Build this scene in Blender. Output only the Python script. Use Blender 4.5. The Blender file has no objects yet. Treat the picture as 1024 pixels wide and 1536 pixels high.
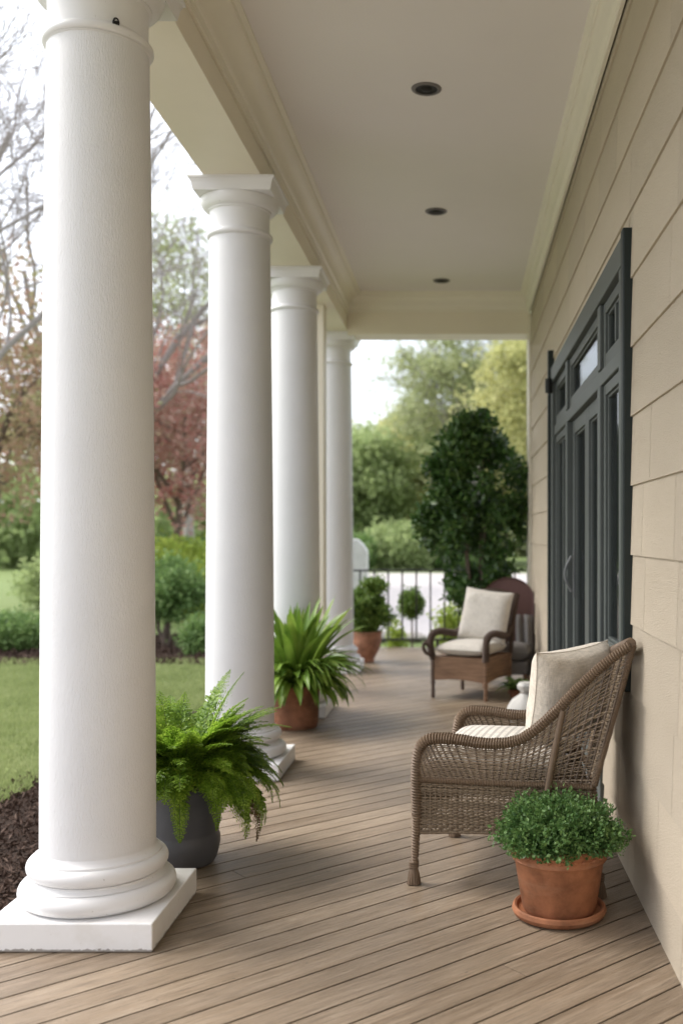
import bpy, math, random
import numpy as np
from mathutils import Vector
random.seed(7)
R = np.random.RandomState(11)
SC = bpy.context.scene
COL = SC.collection
rad = math.radians
GZ = -0.25          # garden ground level; the deck top is z = 0

# ------------------------------------------------------------------ materials
def mat(name, base=(.5, .5, .5), rough=.6, spec=.4):
    m = bpy.data.materials.new(name); m.use_nodes = True
    nt = m.node_tree; b = nt.nodes['Principled BSDF']
    b.inputs['Base Color'].default_value = (*base, 1)
    b.inputs['Roughness'].default_value = rough
    b.inputs['Specular IOR Level'].default_value = spec
    return m, nt, b

def N(nt, t, **kw):
    n = nt.nodes.new(t)
    for k, v in kw.items():
        if k in n.inputs: n.inputs[k].default_value = v
        else: setattr(n, k, v)
    return n

def coords(nt, scale=(1, 1, 1), rot=(0, 0, 0)):
    tc = N(nt, 'ShaderNodeTexCoord'); mp = N(nt, 'ShaderNodeMapping')
    mp.inputs['Scale'].default_value = scale; mp.inputs['Rotation'].default_value = rot
    nt.links.new(tc.outputs['Object'], mp.inputs['Vector'])
    return mp.outputs['Vector']

def noise(nt, vec, scale, detail=4, rough=.6):
    n = N(nt, 'ShaderNodeTexNoise'); n.inputs['Scale'].default_value = scale
    n.inputs['Detail'].default_value = detail; n.inputs['Roughness'].default_value = rough
    nt.links.new(vec, n.inputs['Vector'])
    return n.outputs['Fac']

def ramp(nt, fac, stops):
    r = N(nt, 'ShaderNodeValToRGB')
    e = r.color_ramp.elements
    while len(e) > 1: e.remove(e[-1])
    e[0].position = stops[0][0]; e[0].color = (*stops[0][1], 1)
    for p, c in stops[1:]:
        q = e.new(p); q.color = (*c, 1)
    nt.links.new(fac, r.inputs['Fac'])
    return r.outputs['Color']

def mixc(nt, fac, a, b, mode='MIX'):
    n = N(nt, 'ShaderNodeMix', data_type='RGBA', blend_type=mode)
    for s, v in ((n.inputs[0], fac), (n.inputs[6], a), (n.inputs[7], b)):
        if isinstance(v, (int, float)): s.default_value = v
        elif isinstance(v, tuple): s.default_value = (*v, 1)
        else: nt.links.new(v, s)
    return n.outputs[2]

def math2(nt, op, a, b=0.0, clamp=False):
    n = N(nt, 'ShaderNodeMath', operation=op); n.use_clamp = clamp
    for s, v in ((n.inputs[0], a), (n.inputs[1], b)):
        if isinstance(v, (int, float)): s.default_value = v
        else: nt.links.new(v, s)
    return n.outputs[0]

def bump(nt, b, h, strength=.3, dist=.01, prev=None):
    n = N(nt, 'ShaderNodeBump'); n.inputs['Strength'].default_value = strength
    n.inputs['Distance'].default_value = dist
    nt.links.new(h, n.inputs['Height'])
    if prev is not None: nt.links.new(prev, n.inputs['Normal'])
    nt.links.new(n.outputs[0], b.inputs['Normal'])
    return n.outputs[0]

def sc(c, k): return tuple(x * k for x in c)

def painted(name, c, rough=.5, grain=(60, 60, 14), bs=.25, dirt=.12, dirtc=(.25, .22, .17), bd=.003):
    m, nt, b = mat(name, c, rough)
    v = coords(nt, grain); h = noise(nt, v, 1, 5, .65)
    v2 = coords(nt); big = noise(nt, v2, 2.3, 5); sp = noise(nt, v2, 70, 3)
    c1 = mixc(nt, big, sc(c, .93), sc(c, 1.04))
    spot = ramp(nt, sp, [(.71, (0, 0, 0)), (.74, (1, 1, 1))])
    f = math2(nt, 'MULTIPLY', spot, dirt)
    c2 = mixc(nt, f, c1, dirtc)
    nt.links.new(c2, b.inputs['Base Color'])
    bump(nt, b, h, bs, bd)
    return m

M = {}
M['column'] = painted('column_paint', (.72, .712, .708), .55, (190, 190, 55), .8, .10, bd=.004)
M['trim'] = painted('trim_paint', (.73, .718, .708), .4, (50, 50, 50), .12, .6)
M['cream'] = painted('cream_trim_paint', (.80, .735, .60), .5, (30, 30, 30), .12, .1)
M['crown'] = painted('crown_paint', (.82, .77, .655), .5, (30, 30, 30), .10, .1)

def m_plinth():
    m = painted('plinth_paint', (.80, .785, .77), .45, (40, 40, 40), .3, .5); nt = m.node_tree; b = nt.nodes['Principled BSDF']
    src = b.inputs['Base Color'].links[0].from_socket
    tc = N(nt, 'ShaderNodeTexCoord'); sx = N(nt, 'ShaderNodeSeparateXYZ'); nt.links.new(tc.outputs['Object'], sx.inputs[0])
    z = sx.outputs[2]; n1 = noise(nt, coords(nt), 55, 5, .7); n2 = noise(nt, coords(nt), 9, 4)
    foot = math2(nt, 'MULTIPLY', math2(nt, 'SUBTRACT', .020, z), 26)          # ragged flaked line along the foot
    f = ramp(nt, math2(nt, 'ADD', n1, math2(nt, 'MAXIMUM', foot, -.04)), [(.70, (0, 0, 0)), (.76, (1, 1, 1))])
    g = math2(nt, 'MULTIPLY', ramp(nt, n2, [(.5, (0, 0, 0)), (.7, (1, 1, 1))]), .25)
    c = mixc(nt, g, src, (.58, .54, .47)); c = mixc(nt, math2(nt, 'MULTIPLY', f, .75), c, (.16, .13, .10))
    nt.links.new(c, b.inputs['Base Color']); return m
M['plinth'] = m_plinth()
def m_ceiling():
    m, nt, b = mat('ceiling_paint', (.55, .50, .455), .6)
    v = coords(nt); n1 = noise(nt, v, 1.1, 3)
    w = N(nt, 'ShaderNodeTexWave', wave_type='BANDS', bands_direction='Y'); w.inputs['Scale'].default_value = 1.6
    nt.links.new(v, w.inputs['Vector'])
    g = ramp(nt, w.outputs['Fac'], [(0, (0, 0, 0)), (.015, (1, 1, 1))])
    nt.links.new(mixc(nt, n1, (.78, .735, .715), (.84, .79, .775)), b.inputs['Base Color'])
    p = bump(nt, b, g, .15, .002)
    bump(nt, b, noise(nt, v, 60, 3), .12, .003, p)
    return m
M['ceiling'] = m_ceiling()

def m_siding():
    m, nt, b = mat('siding_paint', (.6, .53, .42), .7, .25)
    v = coords(nt); big = noise(nt, coords(nt, (1, .5, 2)), 1.6, 5)
    g = noise(nt, coords(nt, (1, 260, 40)), 1, 3, .6); g2 = noise(nt, coords(nt, (1, 40, 260)), 1, 3, .6)
    h = math2(nt, 'ADD', math2(nt, 'ADD', g, g2), noise(nt, coords(nt), 75, 5, .7))
    ri = N(nt, 'ShaderNodeNewGeometry').outputs['Random Per Island']
    c = mixc(nt, big, (.55, .465, .35), (.68, .585, .455))
    c = mixc(nt, math2(nt, 'MULTIPLY', ri, .35), c, (.45, .385, .30))
    st = ramp(nt, noise(nt, coords(nt, (1, 60, 2.5)), 1, 5, .7), [(.68, (0, 0, 0)), (.80, (1, 1, 1))])
    c = mixc(nt, math2(nt, 'MULTIPLY', st, .35), c, (.40, .33, .25))
    nt.links.new(c, b.inputs['Base Color'])
    bump(nt, b, h, 1, .007)
    return m
M['siding'] = m_siding()

BA = rad(41.2)     # deck boards run this far from the x axis
def m_deck():
    m, nt, b = mat('deck_boards', (.27, .22, .17), .5, .4)
    ri = N(nt, 'ShaderNodeNewGeometry').outputs['Random Per Island']
    tc = N(nt, 'ShaderNodeTexCoord'); mp = N(nt, 'ShaderNodeMapping'); mp.vector_type = 'TEXTURE'
    mp.inputs['Rotation'].default_value = (0, 0, BA)
    nt.links.new(tc.outputs['Object'], mp.inputs['Vector'])
    off = N(nt, 'ShaderNodeCombineXYZ')
    nt.links.new(math2(nt, 'MULTIPLY', ri, 37), off.inputs[0]); nt.links.new(math2(nt, 'MULTIPLY', ri, 91), off.inputs[2])
    va = N(nt, 'ShaderNodeVectorMath', operation='ADD')
    nt.links.new(mp.outputs[0], va.inputs[0]); nt.links.new(off.outputs[0], va.inputs[1])
    def st(s):
        q = N(nt, 'ShaderNodeMapping'); q.inputs['Scale'].default_value = s
        nt.links.new(va.outputs[0], q.inputs['Vector']); return q.outputs[0]
    fine = noise(nt, st((6, 150, 1)), 1, 6, .75)
    mid = noise(nt, st((1.6, 30, 1)), 1, 5, .65)
    big = noise(nt, st((.9, 2.2, 1)), 1, 4, .6)
    c = mixc(nt, ri, (.155, .106, .066), (.33, .25, .173))
    c = mixc(nt, ramp(nt, mid, [(.38, (0, 0, 0)), (.64, (1, 1, 1))]), c, (.325, .253, .183))
    c = mixc(nt, math2(nt, 'MULTIPLY', ramp(nt, big, [(.42, (0, 0, 0)), (.58, (1, 1, 1))]), .65), c, (.19, .143, .10))
    c = mixc(nt, math2(nt, 'MULTIPLY', ramp(nt, fine, [(.49, (0, 0, 0)), (.60, (1, 1, 1))]), .62), c, (.115, .086, .060))
    c = mixc(nt, math2(nt, 'MULTIPLY', ramp(nt, fine, [(.34, (1, 1, 1)), (.44, (0, 0, 0))]), .38), c, (.45, .38, .30))
    vs = noise(nt, coords(nt), 38, 3, .5)
    c = mixc(nt, math2(nt, 'MULTIPLY', ramp(nt, vs, [(.72, (0, 0, 0)), (.75, (1, 1, 1))]), .7), c, (.05, .04, .03))
    nt.links.new(c, b.inputs['Base Color'])
    rr = math2(nt, 'ADD', math2(nt, 'MULTIPLY', mid, .32), .26)
    nt.links.new(rr, b.inputs['Roughness'])
    h = math2(nt, 'ADD', fine, math2(nt, 'MULTIPLY', mid, .5))
    bump(nt, b, h, .7, .006)
    return m
M['deck'] = m_deck()

def m_terra(name='terracotta', c=(.31, .128, .062)):
    m, nt, b = mat(name, c, .7, .25)
    v = coords(nt); n1 = noise(nt, v, 7, 6, .65); n2 = noise(nt, v, 55, 4); n3 = noise(nt, coords(nt, (3, 3, 14)), 1, 4)
    k = mixc(nt, ramp(nt, n1, [(.35, (0, 0, 0)), (.65, (1, 1, 1))]), sc(c, .62), sc(c, 1.35))
    k = mixc(nt, math2(nt, 'MULTIPLY', ramp(nt, n3, [(.52, (0, 0, 0)), (.7, (1, 1, 1))]), .45), k, (.40, .24, .15))
    k = mixc(nt, math2(nt, 'MULTIPLY', ramp(nt, n2, [(.6, (0, 0, 0)), (.7, (1, 1, 1))]), .4), k, (.17, .08, .05))
    nt.links.new(k, b.inputs['Base Color'])
    bump(nt, b, n2, .3, .003)
    return m
M['terra'] = m_terra()
M['terra_dark'] = m_terra('terracotta_aged', (.20, .085, .045))
M['terra_pale'] = m_terra('terracotta_pale', (.33, .16, .10))

def simple(name, c, rough=.6, spec=.4, metal=0, ns=30, bs=.2, var=.15, bd=.003):
    m, nt, b = mat(name, c, rough, spec); b.inputs['Metallic'].default_value = metal
    v = coords(nt); n1 = noise(nt, v, ns, 4)
    nt.links.new(mixc(nt, n1, sc(c, 1 - var), sc(c, 1 + var)), b.inputs['Base Color'])
    bump(nt, b, n1, bs, bd)
    return m
M['grey_pot'] = simple('grey_glazed_pot', (.082, .084, .095), .45, .45, ns=9, var=.25)
M['soil'] = simple('soil', (.025, .018, .012), .9, .1, ns=80, bs=.8, var=.5, bd=.01)
M['iron'] = simple('black_iron', (.025, .022, .02), .5)
M['bark'] = simple('bark', (.16, .125, .10), .9, .1, ns=22, bs=.8, var=.4, bd=.02)
M['bark_grey'] = simple('bark_grey', (.33, .30, .285), .9, .1, ns=18, bs=.8, var=.35, bd=.02)
M['stem'] = simple('plant_stem', (.08, .11, .03), .6)
M['frame'] = simple('slate_door_paint', (.085, .095, .09), .5, .3, ns=8, var=.12, bs=.1)
M['frame_dark'] = simple('slate_edge_paint', (.018, .025, .024), .5, .3, ns=8, var=.15, bs=.1)
M['black'] = simple('black_baffle', (.012, .011, .010), .6)
M['bronze'] = simple('light_trim', (.16, .145, .14), .45)
M['curtain'] = simple('curtain_cloth', (.24, .25, .265), .85, .1, ns=14, var=.15)
M['room'] = simple('dark_room', (.04, .037, .033), .9, .1, ns=2)
M['mauve'] = simple('plum_upholstery', (.145, .085, .08), .85, .15, ns=60, var=.15)
M['grey_cloth'] = simple('grey_linen', (.21, .20, .195), .9, .1, ns=60, var=.12)
M['white_cloth'] = simple('white_cotton', (.62, .60, .56), .9, .1, ns=40, bs=.4, var=.06, bd=.006)
M['stone_white'] = simple('white_stone', (.58, .57, .55), .85, ns=6, var=.25, bs=.6, bd=.02)
M['stone'] = simple('pale_stone', (.42, .38, .34), .85, ns=6, var=.25, bs=.5, bd=.02)
M['road'] = simple('pale_gravel', (.45, .42, .41), .9, .2, ns=3, var=.16, bs=.4, bd=.01)
M['steel'] = simple('steel_handle', (.16, .165, .165), .45, metal=0, ns=20)
M['wood'] = None

def m_linen(name, c, sclae=420, var=.16, stripe=False):
    m, nt, b = mat(name, c, .9, .1)
    v1 = noise(nt, coords(nt, (sclae, 30, 30)), 1, 2); v2 = noise(nt, coords(nt, (30, 30, sclae)), 1, 2)
    v3 = noise(nt, coords(nt, (30, sclae, 30)), 1, 2)
    h = math2(nt, 'ADD', math2(nt, 'ADD', v1, v2), v3)
    f = math2(nt, 'MULTIPLY', math2(nt, 'SUBTRACT', h, 1.15), 1.6, True)
    big = noise(nt, coords(nt), 9, 3)
    k = mixc(nt, f, sc(c, 1 - var * 1.6), sc(c, 1 + var))
    k = mixc(nt, math2(nt, 'MULTIPLY', big, .2), k, sc(c, .85))
    if stripe:
        wv = N(nt, 'ShaderNodeTexWave', wave_type='BANDS', bands_direction='X'); wv.inputs['Scale'].default_value = 9
        nt.links.new(coords(nt), wv.inputs['Vector'])
        k = mixc(nt, math2(nt, 'MULTIPLY', ramp(nt, wv.outputs['Fac'], [(.62, (0, 0, 0)), (.72, (1, 1, 1))]), .6), k, (.22, .20, .175))
    nt.links.new(k, b.inputs['Base Color'])
    p = bump(nt, b, h, .5, .0025)
    bump(nt, b, big, .4, .02, p)
    b.inputs['Sheen Weight'].default_value = .2
    return m
M['linen'] = m_linen('oatmeal_linen', (.60, .535, .445), 260, .13)
M['linen_seat'] = m_linen('cream_linen', (.58, .535, .47), 200, .13, True)
M['linen_pale'] = m_linen('pale_linen', (.60, .56, .50), 200, .08)
M['linen_grey'] = m_linen('greige_linen', (.42, .375, .33), 200, .08)

def m_wicker(name, a, bcol):
    m, nt, b = mat(name, a, .55, .35)
    ri = N(nt, 'ShaderNodeNewGeometry').outputs['Random Per Island']
    n1 = noise(nt, coords(nt), 28, 4); n2 = noise(nt, coords(nt, (260, 260, 260)), 1, 2)
    k = mixc(nt, ri, a, bcol)
    k = mixc(nt, math2(nt, 'MULTIPLY', n1, .8), k, sc(a, .8))
    k = mixc(nt, math2(nt, 'MULTIPLY', n2, .5), k, sc(bcol, 1.2))
    nt.links.new(k, b.inputs['Base Color'])
    bump(nt, b, n2, .3, .002)
    return m
M['wicker'] = m_wicker('wicker_cane', (.085, .060, .037), (.27, .20, .13))
M['wicker_rail'] = m_wicker('wicker_wrap', (.105, .070, .045), (.215, .150, .098))
M['wicker_light'] = m_wicker('wicker_weft', (.19, .135, .085), (.34, .26, .18))
M['wicker_dark'] = m_wicker('dark_cane', (.055, .038, .027), (.14, .10, .07))
M['wicker_brown'] = m_wicker('brown_wrap', (.075, .050, .038), (.13, .09, .07))

def m_wood():
    m, nt, b = mat('brown_wood', (.2, .1, .06), .45, .4)
    g = noise(nt, coords(nt, (4, 4, 60)), 1, 5, .7)
    nt.links.new(ramp(nt, g, [(.3, (.10, .055, .032)), (.5, (.20, .115, .068)), (.7, (.27, .165, .10))]), b.inputs['Base Color'])
    bump(nt, b, g, .2, .003)
    return m
M['wood'] = m_wood()

def leafm(name, cols, trans=.3, rough=.5, spec=.35, clump=1.5):
    m, nt, b = mat(name, cols[0], rough, spec)
    ri = N(nt, 'ShaderNodeNewGeometry').outputs['Random Per Island']
    n1 = noise(nt, coords(nt), clump, 3)
    f = math2(nt, 'ADD', math2(nt, 'MULTIPLY', ri, .55), math2(nt, 'MULTIPLY', math2(nt, 'SUBTRACT', n1, .28), 1.05), True)
    n = len(cols)
    c = ramp(nt, f, [(i / max(1, n - 1), cc) for i, cc in enumerate(cols)])
    nt.links.new(c, b.inputs['Base Color'])
    if trans:
        t = N(nt, 'ShaderNodeBsdfTranslucent'); nt.links.new(mixc(nt, .5, c, (.30, .34, .06), 'ADD') if False else c, t.inputs['Color'])
        mx = N(nt, 'ShaderNodeMixShader'); mx.inputs[0].default_value = trans
        out = nt.nodes['Material Output']
        nt.links.new(b.outputs[0], mx.inputs[1]); nt.links.new(t.outputs[0], mx.inputs[2]); nt.links.new(mx.outputs[0], out.inputs['Surface'])
    return m
M['fern'] = leafm('fern_leaf', [(.06, .13, .012), (.20, .34, .03), (.46, .60, .09)], .5, .45, .4, 9)
M['fern_brown'] = leafm('fern_dry', [(.07, .035, .015), (.12, .07, .02)], .1)
M['strap'] = leafm('strap_leaf', [(.06, .13, .018), (.18, .30, .04), (.36, .47, .10)], .3, .35, .5, 5)
M['herb'] = leafm('herb_leaf', [(.03, .08, .022), (.095, .19, .05), (.24, .37, .12)], .2, .5, .4, 14)
M['shrub_dark'] = leafm('dark_leaf', [(.022, .055, .014), (.055, .125, .028), (.16, .26, .07)], .25, .3, .5, 2.2)
M['potbush'] = leafm('pot_bush_leaf', [(.06, .12, .02), (.15, .25, .045), (.29, .39, .09)], .3, .5, .4, 6)
M['lime'] = leafm('lime_leaf', [(.20, .28, .04), (.38, .48, .08), (.55, .62, .14)], .35, .5, .3, 4)
M['green'] = leafm('green_leaf', [(.09, .17, .05), (.18, .29, .09), (.32, .43, .16)], .4, .5, .35, 2)
M['hazegreen'] = leafm('hazed_green_leaf', [(.24, .31, .13), (.35, .43, .19), (.46, .52, .27)], .55, .6, .3, .5)  # leaf green paled, distance haze is put into the colour
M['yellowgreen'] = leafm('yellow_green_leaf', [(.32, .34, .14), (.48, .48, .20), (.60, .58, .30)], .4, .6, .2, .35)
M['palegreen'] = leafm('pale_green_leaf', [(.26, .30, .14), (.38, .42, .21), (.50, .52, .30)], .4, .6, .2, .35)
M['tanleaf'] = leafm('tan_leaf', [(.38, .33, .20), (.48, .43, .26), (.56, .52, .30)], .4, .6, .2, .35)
M['redleaf'] = leafm('red_leaf', [(.40, .13, .12), (.48, .25, .21), (.50, .37, .30), (.42, .40, .22)], .35, .6, .25, .5)
M['maple'] = leafm('bronze_leaf', [(.27, .31, .13), (.38, .36, .19), (.44, .27, .20), (.46, .42, .26)], .35, .6, .25, .7)

def m_lawn():
    m, nt, b = mat('lawn_grass', (.1, .2, .03), .8, .15)
    v = coords(nt); n1 = noise(nt, v, .7, 4); n2 = noise(nt, v, 24, 6, .75); n3 = noise(nt, v, 5, 4)
    c = mixc(nt, n1, (.24, .285, .125), (.34, .38, .18))
    c = mixc(nt, ramp(nt, n2, [(.35, (0, 0, 0)), (.7, (1, 1, 1))]), sc((.1, .17, .03), .8), c)
    c = mixc(nt, math2(nt, 'MULTIPLY', ramp(nt, n3, [(.5, (0, 0, 0)), (.75, (1, 1, 1))]), .4), c, (.22, .27, .09))
    nt.links.new(c, b.inputs['Base Color'])
    bump(nt, b, n2, .7, .04)
    return m
M['lawn'] = m_lawn()
M['blade'] = leafm('grass_blade', [(.21, .26, .10), (.32, .38, .15), (.45, .48, .25)], .4, .6, .2, 1.5)
M['mulch'] = simple('bark_mulch', (.055, .038, .03), .95, .1, ns=60, bs=1, var=.6, bd=.03)
M['chip'] = leafm('mulch_chip', [(.04, .024, .017), (.085, .055, .042), (.17, .12, .095)], 0, .9, .1, 20)

def m_glass():
    m, nt, b = mat('window_glass', (.02, .022, .024), .03, .5)
    b.inputs['Transmission Weight'].default_value = 0
    out = nt.nodes['Material Output']
    tr = N(nt, 'ShaderNodeBsdfTransparent'); tr.inputs['Color'].default_value = (.75, .78, .78, 1)
    gl = N(nt, 'ShaderNodeBsdfGlossy'); gl.inputs['Roughness'].default_value = .04; gl.inputs['Color'].default_value = (.8, .8, .8, 1)
    fr = N(nt, 'ShaderNodeFresnel'); fr.inputs['IOR'].default_value = 1.45
    mx = N(nt, 'ShaderNodeMixShader')
    nt.links.new(math2(nt, 'MULTIPLY', fr.outputs[0], .55), mx.inputs[0]); nt.links.new(tr.outputs[0], mx.inputs[1]); nt.links.new(gl.outputs[0], mx.inputs[2])
    nt.links.new(mx.outputs[0], out.inputs['Surface'])
    return m
M['glass'] = m_glass()

# ------------------------------------------------------------------ mesh builder
class MB:
    def __init__(s): s.v = []; s.q = []; s.t = []; s.p = []; s.n = 0; s.sm = []
    def add(s, verts, quads=None, tris=None, polys=None):
        verts = np.asarray(verts, float).reshape(-1, 3)
        if quads is not None and len(quads): s.q.append(np.asarray(quads, int) + s.n)
        if tris is not None and len(tris): s.t.append(np.asarray(tris, int) + s.n)
        if polys: s.p += [[i + s.n for i in p] for p in polys]
        s.v.append(verts); s.n += len(verts)
    def box(s, x0, x1, y0, y1, z0, z1):
        v = [(x, y, z) for z in (z0, z1) for y in (y0, y1) for x in (x0, x1)]
        s.add(v, [(0, 2, 3, 1), (4, 5, 7, 6), (0, 1, 5, 4), (2, 6, 7, 3), (0, 4, 6, 2), (1, 3, 7, 5)])
    def grid(s, P, closeu=False, closev=False):
        P = np.asarray(P, float); a, b = P.shape[:2]
        ia = np.arange(a if closeu else a - 1); ib = np.arange(b if closev else b - 1)
        I, J = np.meshgrid(ia, ib, indexing='ij'); I2 = (I + 1) % a; J2 = (J + 1) % b
        s.add(P.reshape(-1, 3), np.stack([I * b + J, I2 * b + J, I2 * b + J2, I * b + J2], -1).reshape(-1, 4))
    def lathe(s, prof, seg=48, c=(0, 0, 0), wob=None):
        prof = np.asarray(prof, float); a = np.linspace(0, 2 * math.pi, seg, endpoint=False)
        r = prof[:, 0][:, None]; P = np.stack([c[0] + r * np.cos(a), c[1] + r * np.sin(a), c[2] + prof[:, 1][:, None] + 0 * a], -1)
        if wob is not None: P = wob(P)
        s.grid(P.transpose(1, 0, 2), closeu=True)
    def sweep(s, pts, r, sides=8, cap=True, up=(0, 0, 1)):
        p = np.asarray(pts, float); n = len(p); r = np.broadcast_to(np.asarray(r, float), (n,))
        t = np.gradient(p, axis=0); t /= np.linalg.norm(t, axis=1)[:, None] + 1e-12
        u = np.array(up, float)
        if abs(t[0] @ u) > .95: u = np.array([1., 0, 0])
        f = u - (t[0] @ u) * t[0]; f /= np.linalg.norm(f); F = np.empty((n, 3))
        for i in range(n):
            f = f - (t[i] @ f) * t[i]; f /= np.linalg.norm(f) + 1e-12; F[i] = f
        B = np.cross(t, F); a = np.linspace(0, 2 * math.pi, sides, endpoint=False)
        P = p[:, None] + r[:, None, None] * (np.cos(a)[None, :, None] * F[:, None] + np.sin(a)[None, :, None] * B[:, None])
        base = s.n
        s.grid(P, closev=True)
        if cap: s.p += [[base + k for k in range(sides)][::-1], [base + (n - 1) * sides + k for k in range(sides)]]
    def rot(s, f):   # apply function to all verts
        s.v = [f(np.concatenate(s.v))]
    def build(s, name, material, parent=None, smooth=True, mats=None):
        V = np.concatenate(s.v) if s.v else np.zeros((0, 3))
        me = bpy.data.meshes.new(name)
        Q = np.concatenate(s.q) if s.q else np.zeros((0, 4), int); T = np.concatenate(s.t) if s.t else np.zeros((0, 3), int)
        loops = [Q.ravel(), T.ravel()] + [np.array(p) for p in s.p]
        L = np.concatenate(loops).astype(np.int32)
        sizes = np.concatenate([np.full(len(Q), 4), np.full(len(T), 3), np.array([len(p) for p in s.p], int)]).astype(np.int32)
        starts = np.concatenate([[0], np.cumsum(sizes)[:-1]]).astype(np.int32)
        me.vertices.add(len(V)); me.vertices.foreach_set('co', V.astype(np.float32).ravel())
        me.loops.add(len(L)); me.loops.foreach_set('vertex_index', L)
        me.polygons.add(len(sizes)); me.polygons.foreach_set('loop_start', starts); me.polygons.foreach_set('loop_total', sizes)
        me.polygons.foreach_set('use_smooth', np.full(len(sizes), smooth))
        me.update(calc_edges=True); me.validate()
        me.materials.append(M[material] if isinstance(material, str) else material)
        if smooth: me.set_sharp_from_angle(angle=rad(38))
        o = bpy.data.objects.new(name, me); COL.objects.link(o)
        if parent is not None: o.parent = parent
        return o

def tag(o, label=None, cat=None, group=None, kind=None):
    if label: o['label'] = label
    if cat: o['category'] = cat
    if group: o['group'] = group
    if kind: o['kind'] = kind
    return o
def thing(name, label, cat, loc=(0, 0, 0), rz=0, group=None):
    o = bpy.data.objects.new(name, None); COL.objects.link(o); o.location = loc; o.rotation_euler = (0, 0, rz)
    o.empty_display_size = .1
    return tag(o, label, cat, group)
def bevel(o, w=.004, seg=2):
    m = o.modifiers.new('bevel', 'BEVEL'); m.width = w; m.segments = seg; m.limit_method = 'ANGLE'; m.angle_limit = rad(40)
    return o
def copy_tree(o, parent=None):
    c = o.copy(); COL.objects.link(c); c.parent = parent
    for ch in [x for x in list(COL.objects) if x.parent == o]: copy_tree(ch, c)
    return c

def unit(v): return v / (np.linalg.norm(v, axis=-1, keepdims=True) + 1e-12)
def rdir(n): return unit(R.normal(size=(n, 3)))

def leaves(mb, C, size, aspect=.5, up=.3, out=None, jit=.35, fold=.25):
    """one folded diamond leaf (2 tris) at each point of C"""
    n = len(C); d = rdir(n)
    if out is not None: d = unit(d + out)
    d[:, 2] += up; d = unit(d)
    s = unit(np.cross(d, rdir(n))); nn = np.cross(d, s)
    L = (size * (1 + jit * (R.rand(n) * 2 - 1)))[:, None]; W = L * aspect * .5
    V = np.stack([C, C + d * L * .5 + s * W + nn * W * fold, C + d * L, C + d * L * .5 - s * W + nn * W * fold], 1)
    i = np.arange(n)[:, None] * 4
    mb.add(V, tris=np.concatenate([i + [0, 1, 2], i + [0, 2, 3]]))

# ------------------------------------------------------------------ world, sun, camera
SUN_EL, SUN_AZ = 47, 285      # from the left and a little beyond the far end
w = bpy.data.worlds.new('World'); SC.world = w; w.use_nodes = True
nt = w.node_tree; bg = nt.nodes['Background']
sky = N(nt, 'ShaderNodeTexSky', sky_type='NISHITA'); sky.sun_disc = False
sky.sun_elevation = rad(SUN_EL); sky.sun_rotation = rad(SUN_AZ); sky.air_density = 1.0; sky.dust_density = 3.0; sky.ozone_density = 1
hs = N(nt, 'ShaderNodeHueSaturation'); hs.inputs['Saturation'].default_value = .45; hs.inputs['Value'].default_value = 1.0
nt.links.new(sky.outputs[0], hs.inputs['Color'])
gtc = N(nt, 'ShaderNodeTexCoord'); cn = noise(nt, gtc.outputs['Generated'], 2.2, 5, .55)
nt.links.new(mixc(nt, math2(nt, 'MULTIPLY', ramp(nt, cn, [(.35, (0, 0, 0)), (.65, (1, 1, 1))]), .65), hs.outputs[0], (9.4, 9.8, 10.9)), bg.inputs['Color'])
bg.inputs['Strength'].default_value = .15

sun = bpy.data.lights.new('sun', 'SUN'); sun.energy = 2.1; sun.angle = rad(34); sun.color = (1, .965, .92)
so = bpy.data.objects.new('sun', sun); COL.objects.link(so)
az = rad(SUN_AZ); sd = Vector((math.sin(az) * math.cos(rad(SUN_EL)), math.cos(az) * math.cos(rad(SUN_EL)), math.sin(rad(SUN_EL))))
so.rotation_euler = sd.to_track_quat('Z', 'Y').to_euler(); so.location = (-6, 2, 8)

cam = bpy.data.cameras.new('camera'); co = bpy.data.objects.new('camera', cam); COL.objects.link(co)
co.location = (0, 0, 1.5); co.rotation_euler = (rad(90), 0, 0)
cam.sensor_fit = 'VERTICAL'; cam.sensor_height = 36; cam.sensor_width = 24; cam.lens = 1500 / 1536 * 36
cam.shift_x = -180 / 1536; cam.shift_y = 35 / 1536; cam.clip_end = 2000; cam.clip_start = .05
cam.dof.use_dof = True; cam.dof.focus_distance = 4.25; cam.dof.aperture_fstop = 1.6
SC.camera = co
SC.view_settings.view_transform = 'Standard'; SC.view_settings.look = 'None'
SC.view_settings.exposure = .98; SC.view_settings.gamma = 1

# ------------------------------------------------------------------ ground
m_ = MB(); m_.add([(-300, -60, GZ), (300, -60, GZ), (300, 500, GZ), (-300, 500, GZ)], [(0, 1, 2, 3)])
tag(m_.build('lawn', 'lawn'), kind='structure')
def strip_poly(name, pts, z, material):
    k = MB(); k.add([(x, y, z) for x, y in pts], polys=[list(range(len(pts)))]); return tag(k.build(name, material), kind='structure')
def wavy(x0, x1, y0, y1, n=26, a=.08):
    p = []
    for i in range(n): p.append((x0 + (x1 - x0) * i / n, y0 + a * math.sin(i * 1.7) + a * .6 * math.sin(i * .9)))
    for i in range(n): p.append((x1 + a * math.sin(i * 1.3), y0 + (y1 - y0) * i / n))
    for i in range(n): p.append((x1 + (x0 - x1) * i / n, y1 + a * math.sin(i * 2.1)))
    for i in range(n): p.append((x0 + a * .4 * math.sin(i * 1.1), y1 + (y0 - y1) * i / n))
    return p
strip_poly('mulch_bed', [(-1.78, -2), (-1.78, 16.2), (-2.45, 16.2), (-2.55, 12), (-2.62, 10), (-2.85, 9), (-3.05, 8), (-3.03, 7.3), (-3.08, 6.4), (-3.02, 5.5), (-3.06, 4), (-3.05, -2)], GZ + .004, 'mulch')
strip_poly('mulch_bed', wavy(-13, -3.35, 13.4, 17.6, a=.15), GZ + .008, 'mulch')
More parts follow.
